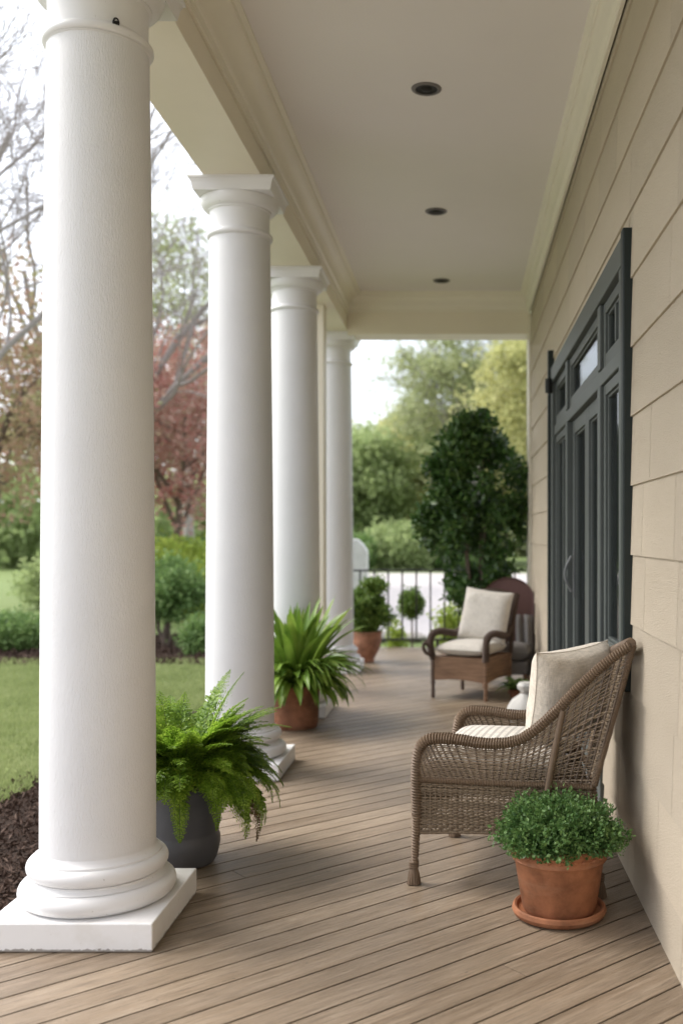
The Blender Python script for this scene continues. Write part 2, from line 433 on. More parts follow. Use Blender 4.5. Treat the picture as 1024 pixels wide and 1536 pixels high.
strip_poly('bounce_gravel', [(-16, -20), (-3.15, -20), (-3.15, 5.2), (-16, 5.2)], GZ + .012, 'road')  # out-of-view pale ground, added so neutral light bounces up to the ceiling
strip_poly('driveway', [(-3.4, 16.8), (9, 16.8), (16, 46), (-9, 46)], GZ + .012, 'road')
# mulch chips
k = MB(); n = 15000
C = np.stack([R.uniform(-3.12, -1.8, n), 3.6 + 6.4 * R.rand(n) ** 1.3, np.full(n, GZ + .012)], 1); C = C[(C[:, 1] < 7.8)]; leaves(k, C, .045, .4, .12, fold=.5)
n = 9000; C = np.stack([R.uniform(-9.5, -3.3, n), R.uniform(13.3, 17.4, n), np.full(n, GZ + .015)], 1); leaves(k, C, .08, .4, .12, fold=.5)
tag(k.build('mulch_chips', 'chip', smooth=False), 'loose dark brown bark mulch covering the beds beside the deck and lawn', 'mulch', kind='stuff')
# grass blades
k = MB(); n = 110000
Y = 6.0 + 8.0 * R.rand(n) ** 1.2; X = -Y * R.uniform(.24, .48, n); keep = X < np.interp(Y, [0, 8, 9, 10, 14], [-3.02, -3.02, -2.83, -2.6, -2.5]) + .05 * np.sin(Y * 3); X, Y = X[keep], Y[keep]
n = len(X); C = np.stack([X, Y, np.full(n, GZ)], 1); d = np.stack([R.normal(0, .35, n), R.normal(0, .35, n), np.ones(n)], 1)
L = R.uniform(.025, .06, n)[:, None]; s_ = unit(np.stack([R.normal(size=n), R.normal(size=n), np.zeros(n)], 1)) * .004 * (1 + Y[:, None] / 8)
k.add(np.stack([C - s_, C + s_, C + d * L], 1), tris=np.arange(n * 3).reshape(-1, 3))
tag(k.build('grass', 'blade', smooth=False), 'short green mown grass blades of the lawn', 'grass', kind='stuff')

# ------------------------------------------------------------------ deck
def clip(poly, a, b, c):            # keep a*x+b*y<=c
    out = []
    for i in range(len(poly)):
        p, q = poly[i], poly[(i + 1) % len(poly)]
        dp = a * p[0] + b * p[1] - c; dq = a * q[0] + b * q[1] - c
        if dp <= 0: out.append(p)
        if (dp < 0 < dq) or (dq < 0 < dp):
            t = dp / (dp - dq); out.append((p[0] + t * (q[0] - p[0]), p[1] + t * (q[1] - p[1])))
    return out
DX0, DX1, DY0, DY1 = -1.80, 2.6, -1.6, 13.42
k = MB(); pitch = .1255; gap = .0072; ca, sa = math.cos(BA), math.sin(BA)
for i in range(-30, 130):
    lo = i * pitch + .03; hi = lo + pitch - gap
    u = -14 - random.random() * 9
    while u < 16:
        ln = 9.5
        u0, u1 = u, u + ln - .003; u += ln
        prof = [(lo, -.003), (lo + .003, 0), (hi - .003, 0), (hi, -.003)]
        def quad(a, b): return [(u0 * ca - a * sa, u0 * sa + a * ca), (u1 * ca - a * sa, u1 * sa + a * ca), (u1 * ca - b * sa, u1 * sa + b * ca), (u0 * ca - b * sa, u0 * sa + b * ca)]
        P = quad(lo, hi)
        for cl in ((-1, 0, -DX0), (1, 0, DX1), (0, -1, -DY0), (0, 1, DY1)):
            P = clip(P, *cl)
            if len(P) < 3: break
        if len(P) < 3: continue
        # inset top ring (eased edge)
        cx = sum(p[0] for p in P) / len(P); cy = sum(p[1] for p in P) / len(P); nP = len(P)
        def ins(p, d_=.0012):
            v = -p[0] * sa + p[1] * ca; t = -1 if v > (lo + hi) / 2 else 1
            return (p[0] - t * d_ * sa, p[1] + t * d_ * ca)
        V = [(*ins(p, .014), -.028) for p in P] + [(x, y, -.0012) for x, y in P] + [(*ins(p), 0) for p in P]
        polys = [list(range(2 * nP, 3 * nP))]
        for j in range(nP):
            j2 = (j + 1) % nP
            polys += [[j, j2, nP + j2, nP + j], [nP + j, nP + j2, 2 * nP + j2, 2 * nP + j]]
        k.add(V, polys=polys)
deck = k.build('porch_deck', 'deck', smooth=False); tag(deck, kind='structure')
k = MB(); k.box(DX0 + .02, DX1 - .02, DY0 + .02, DY1 - .02, -.20, -.031)
for j in range(12): pass
tag(k.build('deck_substructure', 'black', smooth=False), kind='structure')
k = MB(); k.box(DX0 - .022, DX0 - .002, DY0, DY1, GZ - .02, -.004); k.box(DX0, DX1, DY1 + .002, DY1 + .022, GZ - .02, -.004)
tag(bevel(k.build('deck_skirt_board', 'trim', smooth=False)), kind='structure')

# ------------------------------------------------------------------ house
WX = .745; HB = 3.71; HC = 4.10; YE = 10.98
house = thing('house', 'tan lap-sided house with cream porch ceiling, beams and a tall slate door, along the right', 'house', (WX, 5, 0))
def hb(mb, name, material, smooth=False, parent=house):
    mb.rot(lambda v: v - np.array([WX, 5, 0])); return mb.build(name, material, parent, smooth)
DY_0, DY_1, DZ = 4.40, 7.98, 2.83; ZS = .83    # door opening
# lap siding: one wedge board per course, butt jointed, opening cut out
k = MB(); lines = [0] + [.215 + .3 * i for i in range(14)]
def board(y0, y1, z0, z1):
    if z1 - z0 < .01 or y1 - y0 < .01: return
    b0 = WX - .004; 
    full = .3; th = .010
    t1 = .004; t0 = .004 + th
    v = [(WX - t0, y0, z0), (WX - t1, y0, z1 + .004), (WX + .02, y0, z1 + .004), (WX + .02, y0, z0)]
    v2 = [(x, y1, z) for x, _, z in v]
    k.add(v + v2, [(0, 4, 5, 1), (3, 2, 6, 7), (0, 3, 7, 4), (1, 5, 6, 2), (0, 1, 2, 3), (4, 7, 6, 5)])
for i in range(len(lines) - 1):
    z0, z1 = lines[i], min(lines[i + 1], HC)
    if z0 >= HC: break
    y = -2 + random.random() * 2.2
    segs = []; a = -2.0
    js = []; y = -2 + random.random()
    while y < 10.2:
        js.append(y); y += random.choice([.62, .93, 1.24, 1.55])
    js = [j for j in js if -1.9 < j < YE - .6]
    for j in sorted(js) + [YE - .36]:
        segs.append((a, j - .005)); a = j
    for a, b in segs:
        if z0 < DZ:
            if z1 > DZ and not (b <= DY_0 or a >= DY_1):
                board(max(a, DY_0), min(b, DY_1), DZ + .001, z1)
            if z0 < ZS - .02 and b > DY_0 and a < 5.2: board(max(a, DY_0 + .001), min(b, 5.199), z0, min(z1, ZS))
            if a < DY_0: board(a, min(b, DY_0), z0, z1)
            if b > DY_1: board(max(a, DY_1), b, z0, z1)
        else: board(a, b, z0, z1)
hb(k, 'siding', 'siding')
k = MB()   # wall core behind the siding, closed building shell
k.box(WX + .02, WX + .2, -2, DY_0 + .02, -.2, HC + .2); k.box(WX + .02, WX + .2, DY_1 - .02, YE, -.2, HC + .2); k.box(WX + .02, WX + .2, DY_0 + .022, DY_1 - .022, DZ - .02, HC + .2); k.box(WX + .0215, WX + .2, DY_0 + .022, 5.21, -.2, ZS - .005)
k.box(WX + .202, WX + 5, YE - .2, YE, -.3, HC + .2); k.box(WX + 5.002, WX + 5.2, -2, YE, -.3, HC + .2); k.box(WX + .202, WX + 5, -2.2, -2.002, -.3, HC + .2)
hb(k, 'wall', 'siding')
k = MB(); k.box(WX - .03, WX + .018, YE - .355, YE + .02, 0, HC - .24); bevel(hb(k, 'corner_board', 'cream'), .003)
k = MB(); k.box(WX + .6, WX + .62, 3.5, 9.5, 0, 3.3); k.box(WX + .22, WX + 4.9, 3, 10, .0, .02); hb(k, 'interior', 'room')
# ceiling, roof, beams
k = MB(); k.box(-1.228, WX + .018, -2, 10.75, HC, HC + .05); hb(k, 'ceiling', 'ceiling')
k = MB(); k.box(-1.88, 6.3, -2.4, 12.0, HC + .26, HC + .36)
k.add([(-1.9, -2.6, HC + .361), (6.4, -2.6, HC + .361), (6.4, 12.2, HC + .361), (-1.9, 12.2, HC + .361), (2, 0, HC + 2.4), (2, 9, HC + 2.4)], polys=[[0, 1, 4], [1, 2, 5, 4], [2, 3, 5], [3, 0, 4, 5]])
hb(k, 'roof', 'bark_grey')
BX0, BX1 = -1.585, -1.23
k = MB(); k.box(BX0, BX1, -2, 11.42, HB, HC + .255); bevel(hb(k, 'side_beam', 'cream'), .004)
k = MB(); k.box(BX1 + .002, WX - .024, 10.752, 11.10, HB - .045, HC + .25); bevel(hb(k, 'end_beam', 'cream'), .004)
k = MB(); k.box(BX0 - .25, BX0 - .002, -2, 11.8, HC + .20, HC + .258); hb(k, 'soffit', 'crown')
# crown molding
def crown_prof(p, h):   # (out, down) stepped cyma
    return [(0, h), (.018, h), (.018, h * .84), (.030, h * .80), (.036, h * .70), (.036, h * .66)] + \
           [(.036 + (p - .075) * (1 - math.cos(t)), h * .66 - (h * .44) * math.sin(t)) for t in np.linspace(0, math.pi / 2, 9)] + \
           [(p - .028, h * .22), (p - .024, h * .12), (p - .01, h * .10), (p, h * .06), (p, .0)]
def crown_run(name, side):
    k = MB()
    if side == 'left': k.grid(np.array([[(BX1 + o, y, HC - d) for o, d in crown_prof(.155, .21)] for y in (-2, 10.752 - 0)]))
    elif side == 'right': k.grid(np.array([[(WX - .022 - o, y, HC - d) for o, d in crown_prof(.095, .24)] for y in (-2, 10.752)]))
    else: k.grid(np.array([[(x, 10.752 - o, HC - d) for o, d in crown_prof(.12, .20)] for x in (BX1, WX - .022)]))
    return hb(k, name, 'crown', True)
for s_ in ('left', 'right', 'end'): crown_run('crown_molding', s_)
# square bead at fascia foot
k = MB(); k.box(BX1 + .001, BX1 + .016, -2, 10.75, HC - .235, HC - .211); hb(k, 'fascia_bead', 'crown')

# door unit: frame in the opening, three transoms, two sidelights, double leaf
door = bpy.data.objects.new('door', None); COL.objects.link(door); door.parent = house; door['label'] = 'tall slate painted glazed door with sidelights and transoms'
def db(mb, name, material, smooth=False): return hb(mb, name, material, smooth, door)
XF = WX - .036      # face of the casing
k = MB()
k.box(XF, WX + .08, DY_0, DY_0 + .13, ZS, DZ - .13); k.box(XF - .001, WX + .08, DY_0 + .13, 5.197, ZS, ZS + .07)                     # near casing
k.box(XF, WX + .08, DY_1 - .13, DY_1, 0, DZ - .13)
k.box(XF - .002, WX + .08, DY_0, DY_1, DZ - .128, DZ)
k.box(WX - .02, WX + .08, DY_0 + .132, DY_1 - .132, 2.28, 2.36)        # transom bar
bevel(db(k, 'frame', 'frame'), .006)
for a in (5.20, 6.83):
    for z0, z1 in ((0, 2.278), (2.362, DZ - .13)):
        k = MB(); k.box(WX - .028, WX + .078, a, a + .10, z0, z1); bevel(db(k, 'mullion', 'frame'), .006)
k = MB(); k.box(XF - .012, WX + .02, DY_0 - .062, DY_0 - .002, ZS - .01, DZ + .008); bevel(db(k, 'edge_board', 'frame_dark'), .008)
k = MB(); k.box(XF - .022, WX + .02, DY_1 + .002, DY_1 + .055, 0, DZ + .15); bevel(db(k, 'edge_board', 'frame_dark'), .008)
k = MB(); k.box(WX - .05, WX + .10, 5.21, DY_1, .002, .045); db(k, 'threshold', 'bronze')
def sash(y0, y1, z0, z1, x=.0, st=.055, name='sash', glz='glass', mull=0):
    k = MB(); X0 = WX - .008 + x; X1 = WX + .045 + x
    k.box(X0, X1, y0, y0 + st, z0, z1); k.box(X0, X1, y1 - st, y1, z0, z1)
    k.box(X0 + .001, X1, y0 + st, y1 - st, z0, z0 + st * 1.2); k.box(X0 + .001, X1, y0 + st, y1 - st, z1 - st, z1)
    # inner bead
    q = .014; a, b, c, d = y0 + st, y1 - st, z0 + st * 1.2, z1 - st
    k.box(X0 + .014, X1 - .01, a, a + q, c, d); k.box(X0 + .014, X1 - .01, b - q, b, c, d); k.box(X0 + .0145, X1 - .01, a + q, b - q, c, c + q); k.box(X0 + .0145, X1 - .01, a + q, b - q, d - q, d)
    for j in range(mull):
        yy = a + (b - a) * (j + 1) / (mull + 1); k.box(X0 + .008, X1 - .008, yy - .014, yy + .014, c + q, d - q)
    bevel(db(k, name, 'frame'), .003)
    k = MB(); k.box(X0 + .026, X0 + .031, a + .002, b - .002, c + .002, d - .002); db(k, 'pane', glz)
tz0, tz1 = 2.365, DZ - .133
for a, b in ((DY_0 + .133, 5.197), (5.303, 6.827), (6.933, DY_1 - .133)):
    sash(a, b, tz0, tz1, mull=1 if b - a < 1 and a < 5 else 0)
sash(DY_0 + .133, 5.197, ZS + .072, 2.275)
sash(6.933, DY_1 - .133, .05, 2.275, mull=1)
sash(5.303, 6.062, .05, 2.275, .02, .09, 'door_leaf'); sash(6.066, 6.827, .05, 2.275, .02, .09, 'door_leaf')
# curtains behind the glass
def curtain(y0, y1, z0, z1, x=.12, n=60, a=.022):
    k = MB(); yy = np.linspace(y0, y1, n * 3); P = np.zeros((len(yy), 2, 3)); P[:, :, 1] = yy[:, None]
    P[:, :, 0] = (WX + x + a * np.sin(yy * 62) + a * .4 * np.sin(yy * 23))[:, None]; P[:, 0, 2] = z0; P[:, 1, 2] = z1
    k.grid(P); db(k, 'curtain', 'curtain', True)
curtain(4.5, 5.25, ZS + .03, 2.4); curtain(5.32, 5.95, .05, 2.4); curtain(6.5, 7.85, .05, 2.4)
curtain(4.55, 5.1, 2.4, 2.9)
# pull handle on the far leaf
k = MB(); t = np.linspace(0, 1, 16)
k.sweep(np.stack([WX - .004 - .045 * np.sin(t * math.pi), 6.75 + .0 * t, 1.12 + .24 * t], 1), .009, 8); k.box(WX + .006, WX + .014, 6.735, 6.765, 1.08, 1.40)
db(k, 'handle', 'steel', True)
k = MB(); k.sweep([(XF - .026, 7.86, 2.62), (XF - .026, 7.86, 2.73)], .028, 12); k.box(XF - .026, XF, 7.84, 7.88, 2.65, 2.70); db(k, 'hinge', 'black', True)

# ------------------------------------------------------------------ recessed ceiling lights
def clight(y, label):
    t = thing('ceiling_light', label, 'light', (-.205, y, HC), group='recessed lights along the porch ceiling')
    k = MB(); k.lathe([(.066, -.001), (.064, -.006), (.068, -.010), (.078, -.010), (.086, -.006), (.088, -.0005)], 40); k.build('trim_ring', 'bronze', t)
    k = MB(); k.lathe([(.067, -.004), (.060, -.0035), (.055, -.003), (.03, -.002), (.001, -.002)], 32); k.build('baffle', 'black', t)
    k = MB(); k.lathe([(.034, -.0025), (.028, -.009), (.015, -.013), (.001, -.014)], 24); k.build('bulb', 'black', t)
clight(5.82, 'largest and nearest dark recessed light in the porch ceiling')
clight(8.02, 'dark recessed light in the ceiling, middle of the row of three')
clight(10.20, 'smallest, farthest recessed light close to the end beam')

# ------------------------------------------------------------------ columns
CX = -1.412
def column(y, label):
    t = thing('column', label, 'column', (CX, y, 0), group='round white porch columns')
    k = MB(); h = .302; k.box(-h, h, -h, h, .001, .105); bevel(k.build('plinth', 'plinth', t, False), .005, 2)
    arc = lambda r, z0, z1, n=9, b=.038: [(r - b * (1 - math.sin(a)), (z0 + z1) / 2 - (z1 - z0) / 2 * math.cos(a)) for a in np.linspace(0, math.pi, n)]
    pr = [(.262, .1055)] + arc(.292, .107, .182, 11, .034) + [(.262, .184), (.250, .190), (.243, .198), (.243, .204)] + arc(.262, .206, .268, 11, .026) + [(.237, .269), (.236, .276), (.226, .281), (.218, .290), (.2155, .30)]
    k = MB(); k.lathe(pr, 72); k.build('base', 'trim', t)
    z = np.linspace(.295, 3.39, 30); f = (z - .3) / 3.1; rr = .2145 - .0255 * np.clip(f, 0, 1) ** 1.6
    k = MB(); k.lathe(np.stack([rr, z], 1), 72); k.build('shaft', 'column', t)
    k = MB(); k.lathe([(.188, 3.3720), (.196, 3.3770)] + arc(.207, 3.3800, 3.4120, 9, .014) + [(.192, 3.4140), (.186, 3.4210), (.186, 3.5300), (.188, 3.5420), (.200, 3.5480), (.200, 3.5550)] +
                      [(.200 + .048 * math.sin(a), 3.5550 + .068 * (1 - math.cos(a))) for a in np.linspace(0, math.pi / 2, 10)], 72)
    k.build('capital', 'trim', t)
    k = MB(); P = []
    for hh, zz in ((.238, 3.6245), (.242, 3.64), (.248, 3.67), (.258, 3.69), (.266, 3.695), (.266, HB - .002)):
        P.append([(-hh, -hh, zz), (hh, -hh, zz), (hh, hh, zz), (-hh, hh, zz)])
    k.grid(np.array(P), closev=True); k.add(P[0], [(3, 2, 1, 0)]); k.build('abacus', 'trim', t, False)
    return t
c1 = column(3.895, 'nearest and largest white round column, its chipped square plinth in full view')
column(6.38, 'white round column just behind the fern, second from the camera')
column(8.46, 'white round column rising behind the strappy-leaved terracotta pot, third from the camera')
column(11.08, 'farthest white round column at the deck corner, beside the iron railing')
k = MB(); a = np.linspace(0, 2 * math.pi, 20); k.sweep(np.stack([.010 * np.cos(a), 0 * a, .018 * np.sin(a)], 1), .0035, 6, False)
k.sweep([(0, .012, 0), (0, -.004, 0)], .007, 8); k.sweep([(-.008, -.003, .0), (.010, -.004, .008)], .003, 6)
o = k.build('hook', 'black', c1); o.location = (.122, -.158, 3.415); o.rotation_euler = (0, .1, rad(36))
k = MB(); k.box(-.105, .105, -.105, .105, .002, HB - .002)
sp = bevel(k.build('square_post', 'cream', None, False), .005); sp.location = (-1.42, 9.65, 0)
tag(sp, 'plain square cream post between the two farthest round columns', 'post')

# ------------------------------------------------------------------ railing
rl = thing('railing', 'black iron railing across the far end of the deck', 'railing', (-1.35, 13.30, 0))
k = MB(); k.box(-.12, 3.9, -.022, .022, 1.02, 1.045); bevel(k.build('top_rail', 'iron', rl, False), .004)
k = MB(); k.box(-.12, 3.9, -.016, .016, .10, .125); bevel(k.build('bottom_rail', 'iron', rl, False), .004)
for i in range(21):
    k = MB(); x = i * .187; k.box(x - .011, x + .011, -.011, .011, .1255, 1.0195); k.build('baluster', 'iron', rl, False)
for x in (-.1, 1.03, 2.3, 3.85):
    k = MB(); k.box(x - .02, x + .02, -.02, .02, .001, .0995); k.build('foot', 'iron', rl, False)

# ------------------------------------------------------------------ foliage helpers
def clumps(n, fn, per, spread, rng=R):
    """n clump centres from fn(n) -> leaf points around them"""
    C = fn(n); P = np.repeat(C, per, 0) + R.normal(size=(len(C) * per, 3)) * spread
    return P
def ellip(c, r, shell=.5):
    def f(n):
        d = rdir(n); q = (shell + (1 - shell) * R.rand(n)) ** .7
        return np.array(c) + d * np.array(r) * q[:, None]
    return f
def branch(mb, p, d, L, r, depth, kids=3, spread=.5, droop=0, tips=None, seg=5, sides=6, minr=.004, lenk=.72):
    pts = [np.array(p, float)]; d = np.array(d, float)
    for i in range(seg):
        d = unit(d + R.normal(size=3) * .13 + np.array([0, 0, -droop])); pts.append(pts[-1] + d * L / seg)
    pts = np.array(pts); r1 = max(minr, r * .55)
    mb.sweep(pts, np.linspace(r, r1, seg + 1), sides if depth > 1 else 4, cap=False)
    if tips is not None and depth <= 1:
        tips.append(pts[-1]); tips.append(pts[-3])
    if depth == 0: return
    for j in range(kids):
        t = .35 + .65 * (j + R.rand() * .6) / kids; t = min(t, 1); i = min(seg, int(t * seg + .5))
        nd = unit(d + R.normal(size=3) * spread); 
        branch(mb, pts[i], nd, L * lenk * R.uniform(.8, 1.15), r1 * .75, depth - 1, kids, spread, droop, tips, seg, sides, minr, lenk)

def tree(name, label, cat, x, y, h, rx, rz, cz, leaf, bark='bark', trunk_r=.14, nl=16000, ls=.16, clump_n=420, cs=.32, kids=4, depth=3, spread=.55, up=.25, group=None, lean=(0, 0), droop=0, shell=.35, aspect=.6, asym=0, tipfrac=.5, multi=1):
    t = thing(name, label, cat, (x, y, GZ), group=group)
    k = MB(); tips = []
    for q in range(multi):
        a = q * 2 * math.pi / multi + 1
        d0 = (lean[0] + (.45 * math.cos(a) if multi > 1 else 0), lean[1] + (.45 * math.sin(a) if multi > 1 else 0), 1)
        th = max(.3, cz - rz * .75)
        pts = np.array([(0, 0, -.05)] + [(d0[0] * th * f * .6 + .03 * math.sin(f * 7 + q), d0[1] * th * f * .6, th * f) for f in (.25, .5, .75, 1.0)])
        k.sweep(pts, np.linspace(trunk_r * 1.25, trunk_r * .75, 5), 10, cap=False)
        for j in range(kids + 1):
            aa = j * 2.4 + R.rand() + q
            dd = unit(np.array([math.cos(aa) * .6 * rx / rz, math.sin(aa) * .6 * rx / rz, .85 + .3 * R.rand()]))
            branch(k, pts[-1 - (j % 2)], dd, rz * .85, trunk_r * .6, depth, 3, spread, droop, tips, minr=.008 * h / 8 + .002)
    k.build('trunk', bark, t)
    if nl:
        f = ellip((lean[0] * h * .5, lean[1] * h * .5, cz), (rx, rx, rz), shell)
        n1 = int(clump_n * (1 - tipfrac)); C = f(n1)
        if tips:
            T = np.array(tips); T = T[R.randint(len(T), size=clump_n - n1)]; C = np.concatenate([C, T])
        C += R.normal(size=C.shape) * cs * .3
        per = nl // len(C); sz = (cs * R.uniform(.5, 1.3, len(C)))[:, None].repeat(per, 0).reshape(-1, 1)
        P = np.repeat(C, per, 0) + R.normal(size=(len(C) * per, 3)) * sz * np.array([1, 1, .65])
        P = P[P[:, 2] > .12]
        k = MB(); leaves(k, P, ls, aspect, up); k.build('crown', leaf, t, False)
    return t

# ------------------------------------------------------------------ garden on the left
tree('ornamental_tree', 'weeping bronze and olive leaved tree with thin trunk at the left edge of the lawn', 'tree', -8.9, 18.6, 7.5, 2.7, 2.8, 4.7, 'maple', trunk_r=.11, nl=17000, ls=.11, clump_n=560, cs=.26, lean=(.02, 0), droop=.02, shell=.2)
tree('red_tree', 'red leaved tree seen between the first and second columns', 'tree', -6.5, 23, 6.2, 1.9, 2.5, 4.3, 'redleaf', trunk_r=.10, nl=12000, ls=.13, clump_n=380, cs=.24, shell=.2)
tree('red_tree', 'pinkish brown tree half hidden by the second column, beside the red one', 'tree', -9.3, 27, 7.5, 2.6, 2.9, 4.9, 'redleaf', trunk_r=.14, nl=10000, ls=.15, clump_n=340, cs=.28, shell=.2)
tree('sparse_tree', 'tall thin grey tree with sparse pale leaves behind the red tree', 'tree', -9.0, 33, 13, 3.8, 5.0, 8.3, 'palegreen', 'bark_grey', .17, nl=9000, ls=.15, clump_n=420, cs=.35, tipfrac=.9, depth=4)
tree('round_tree', 'small round green tree with several stems standing in the mulch bed', 'tree', -4.62, 15.6, 1.4, .58, .46, .90, 'green', trunk_r=.03, nl=11000, ls=.075, clump_n=240, cs=.10, multi=3, depth=2, kids=3)
def shrub(name, label, x, y, rx, rz, leaf, nl=6000, ls=.07, z0=GZ, cat='shrub', cs=.09, cn=160, ry=None):
    t = thing(name, label, cat, (x, y, z0)); k = MB()
    for j in range(6):
        a = j * 1.05; k.sweep([(0, 0, -.03), (math.cos(a) * rx * .3, math.sin(a) * rx * .3, rz * .7), (math.cos(a) * rx * .6, math.sin(a) * rx * .6, rz * 1.4)], [.014, .009, .004], 5)
    k.build('stem', 'bark', t)
    C = ellip((0, 0, rz), (rx, ry or rx, rz), .3)(cn); per = nl // cn
    P = np.repeat(C, per, 0) + R.normal(size=(cn * per, 3)) * cs * np.array([1, 1, .7]); P = P[P[:, 2] > 0]
    k = MB(); leaves(k, P, ls, .55, .3); k.build('foliage', leaf, t, False)
    return t
shrub('low_shrub', 'low rounded green shrub left of the nearest column at the back of the lawn', -6.95, 15.3, .62, .24, 'green', 9000, .07)
shrub('low_shrub', 'low dark green shrub partly behind the nearest column', -5.9, 16.2, .45, .30, 'green', 6000, .07)
shrub('leafy_shrub', 'light green loose shrub at the foot of the second column', -3.80, 14.6, .24, .26, 'green', 3500, .06)
shrub('yellow_shrub', 'yellow-green shrub behind the small round tree', -6.15, 21.5, .9, .85, 'lime', 9000, .12, cs=.16)
shrub('yellow_shrub', 'bright lime shrub farther right behind the small round tree', -5.0, 20.4, .65, .62, 'lime', 8000, .11, cs=.15)
shrub('hedge_shrub', 'dark green shrub under the weeping tree beyond the lawn', -9.6, 24, .9, .6, 'hazegreen', 8000, .12, cs=.16)
shrub('hedge_shrub', 'green hedge shrub in the distance behind the round tree', -7.6, 27, 1.7, .8, 'green', 9000, .15, cs=.2)
# bare trees rising at the left
def bare(name, label, x, y, dirs, L, r, depth=4, group=None):
    t = thing(name, label, 'tree', (x, y, GZ), group=group); k = MB()
    k.sweep([(0, 0, -.1), (.03, 0, 1.2), (.0, .02, 2.4)], [r * 1.3, r * 1.05, r], 12, cap=False)
    for d in dirs: branch(k, (0, .0, 2.3), unit(np.array(d, float)), L, r * .62, depth, 4, .34, -.015, None, 6, 7, .005, .62)
    k.build('trunk', 'bark_grey', t)
    return t
bare('bare_tree', 'bare grey tree spreading long branches at the top left of the view', -7.6, 13.2, [(.14, .1, 1), (.0, .0, 1), (.32, .1, 1), (-.3, .1, 1), (.22, -.1, .8), (.4, .2, .9), (.08, .3, 1)], 5.0, .09)
bare('bare_tree', 'fine twigged bare tree showing past the top of the nearest column', -8.3, 22, [(.2, .1, 1), (.5, .0, 1), (.1, -.2, 1), (-.3, .2, 1), (.75, 0, 1)], 5.2, .15)

# far wood that closes the horizon
def far_wood(name, x0, x1, y, h, n, material, label, ls=.5):
    k = MB(); cn = n // 40; X = R.uniform(x0, x1, cn); top = h * (.72 + .28 * np.sin(X * .31 + 1) * np.sin(X * .13))
    C = np.stack([X, y + R.normal(0, 2.5, cn), GZ + R.rand(cn) * top], 1)
    P = np.repeat(C, 40, 0) + R.normal(size=(cn * 40, 3)) * .9; P = P[P[:, 2] > GZ]
    leaves(k, P, ls, .6, .2); return tag(k.build(name, material, None, False), label, 'woods', kind='stuff')
far_wood('distant_woods', -75, -12, 55, 7, 46000, 'hazegreen', 'hazy mass of distant woods beyond the lawn')
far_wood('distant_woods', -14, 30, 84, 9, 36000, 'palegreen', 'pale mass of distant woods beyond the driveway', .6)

# ------------------------------------------------------------------ beyond the railing
tree('dark_tree', 'soft dark green tree left of the opening beside the farthest column', 'tree', -5.3, 56, 8.4, 2.3, 3.7, 4.1, 'hazegreen', trunk_r=.2, nl=26000, ls=.34, clump_n=420, cs=.5, shell=.2)
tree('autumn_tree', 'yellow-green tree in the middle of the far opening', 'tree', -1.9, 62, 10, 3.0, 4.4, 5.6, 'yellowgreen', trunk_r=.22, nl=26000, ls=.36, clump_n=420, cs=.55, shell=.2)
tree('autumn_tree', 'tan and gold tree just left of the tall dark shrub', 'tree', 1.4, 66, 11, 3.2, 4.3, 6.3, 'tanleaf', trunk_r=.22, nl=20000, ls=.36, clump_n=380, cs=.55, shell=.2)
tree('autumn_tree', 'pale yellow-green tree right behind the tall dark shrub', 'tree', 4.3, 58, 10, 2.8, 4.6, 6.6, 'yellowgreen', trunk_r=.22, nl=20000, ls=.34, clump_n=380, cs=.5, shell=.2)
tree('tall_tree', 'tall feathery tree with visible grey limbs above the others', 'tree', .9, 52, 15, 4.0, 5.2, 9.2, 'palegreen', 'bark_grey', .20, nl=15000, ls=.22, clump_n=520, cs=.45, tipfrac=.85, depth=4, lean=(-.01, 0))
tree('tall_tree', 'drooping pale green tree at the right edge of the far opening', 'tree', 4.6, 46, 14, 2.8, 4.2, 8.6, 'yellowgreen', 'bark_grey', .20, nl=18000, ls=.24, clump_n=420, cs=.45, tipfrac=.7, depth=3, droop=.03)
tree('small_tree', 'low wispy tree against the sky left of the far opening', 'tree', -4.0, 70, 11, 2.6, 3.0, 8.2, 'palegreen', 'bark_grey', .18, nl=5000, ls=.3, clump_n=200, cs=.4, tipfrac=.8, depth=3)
shrub('round_bush', 'rounded dark green bush across the driveway', -3.2, 50, 1.7, 1.1, 'hazegreen', 9000, .28, cs=.3)
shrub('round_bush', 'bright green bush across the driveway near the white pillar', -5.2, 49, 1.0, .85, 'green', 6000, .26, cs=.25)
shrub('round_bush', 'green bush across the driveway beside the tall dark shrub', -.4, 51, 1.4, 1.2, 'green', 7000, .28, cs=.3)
k = MB(); prof = [(-.19, 0), (-.19, 1.60), (-.15, 1.70), (-.06, 1.68), (.02, 1.60), (.09, 1.50), (.09, 0)]
k.add([(x, -.14, z) for x, z in prof] + [(x, .14, z) for x, z in prof], polys=[list(range(7)), list(range(13, 6, -1))] + [[i, i + 7, (i + 1) % 7 + 7, (i + 1) % 7] for i in range(7)])
o = bevel(k.build('stone_pillar', 'stone_white', None, False), .02); o.location = (-1.62, 16.3, GZ); tag(o, 'short white stone pillar beside the driveway', 'pillar')
rk = thing('edging_stone', 'row of pale edging stones along the driveway, behind the railing', 'stones', (0, 16.4, GZ))
for i in range(9):
    k = MB(); x = -1.9 + i * .55; P = []
    for f in np.linspace(0, 1, 6):
        P.append([((.24 * math.cos(a) * math.sin(.4 + f * 2.3)) + x, .16 * math.sin(a) * math.sin(.4 + f * 2.3), .22 * f * (.8 + .2 * math.sin(i * 3))) for a in np.linspace(0, 2 * math.pi, 12, endpoint=False)])
    k.grid(np.array(P), closev=True); k.add(P[-1], polys=[list(range(12))]); k.build('stone', 'stone', rk)
shrub('bank_shrub', 'low pale green plant just outside the middle of the railing', -.14, 13.75, .16, .40, 'lime', 1800, .06, cs=.08)
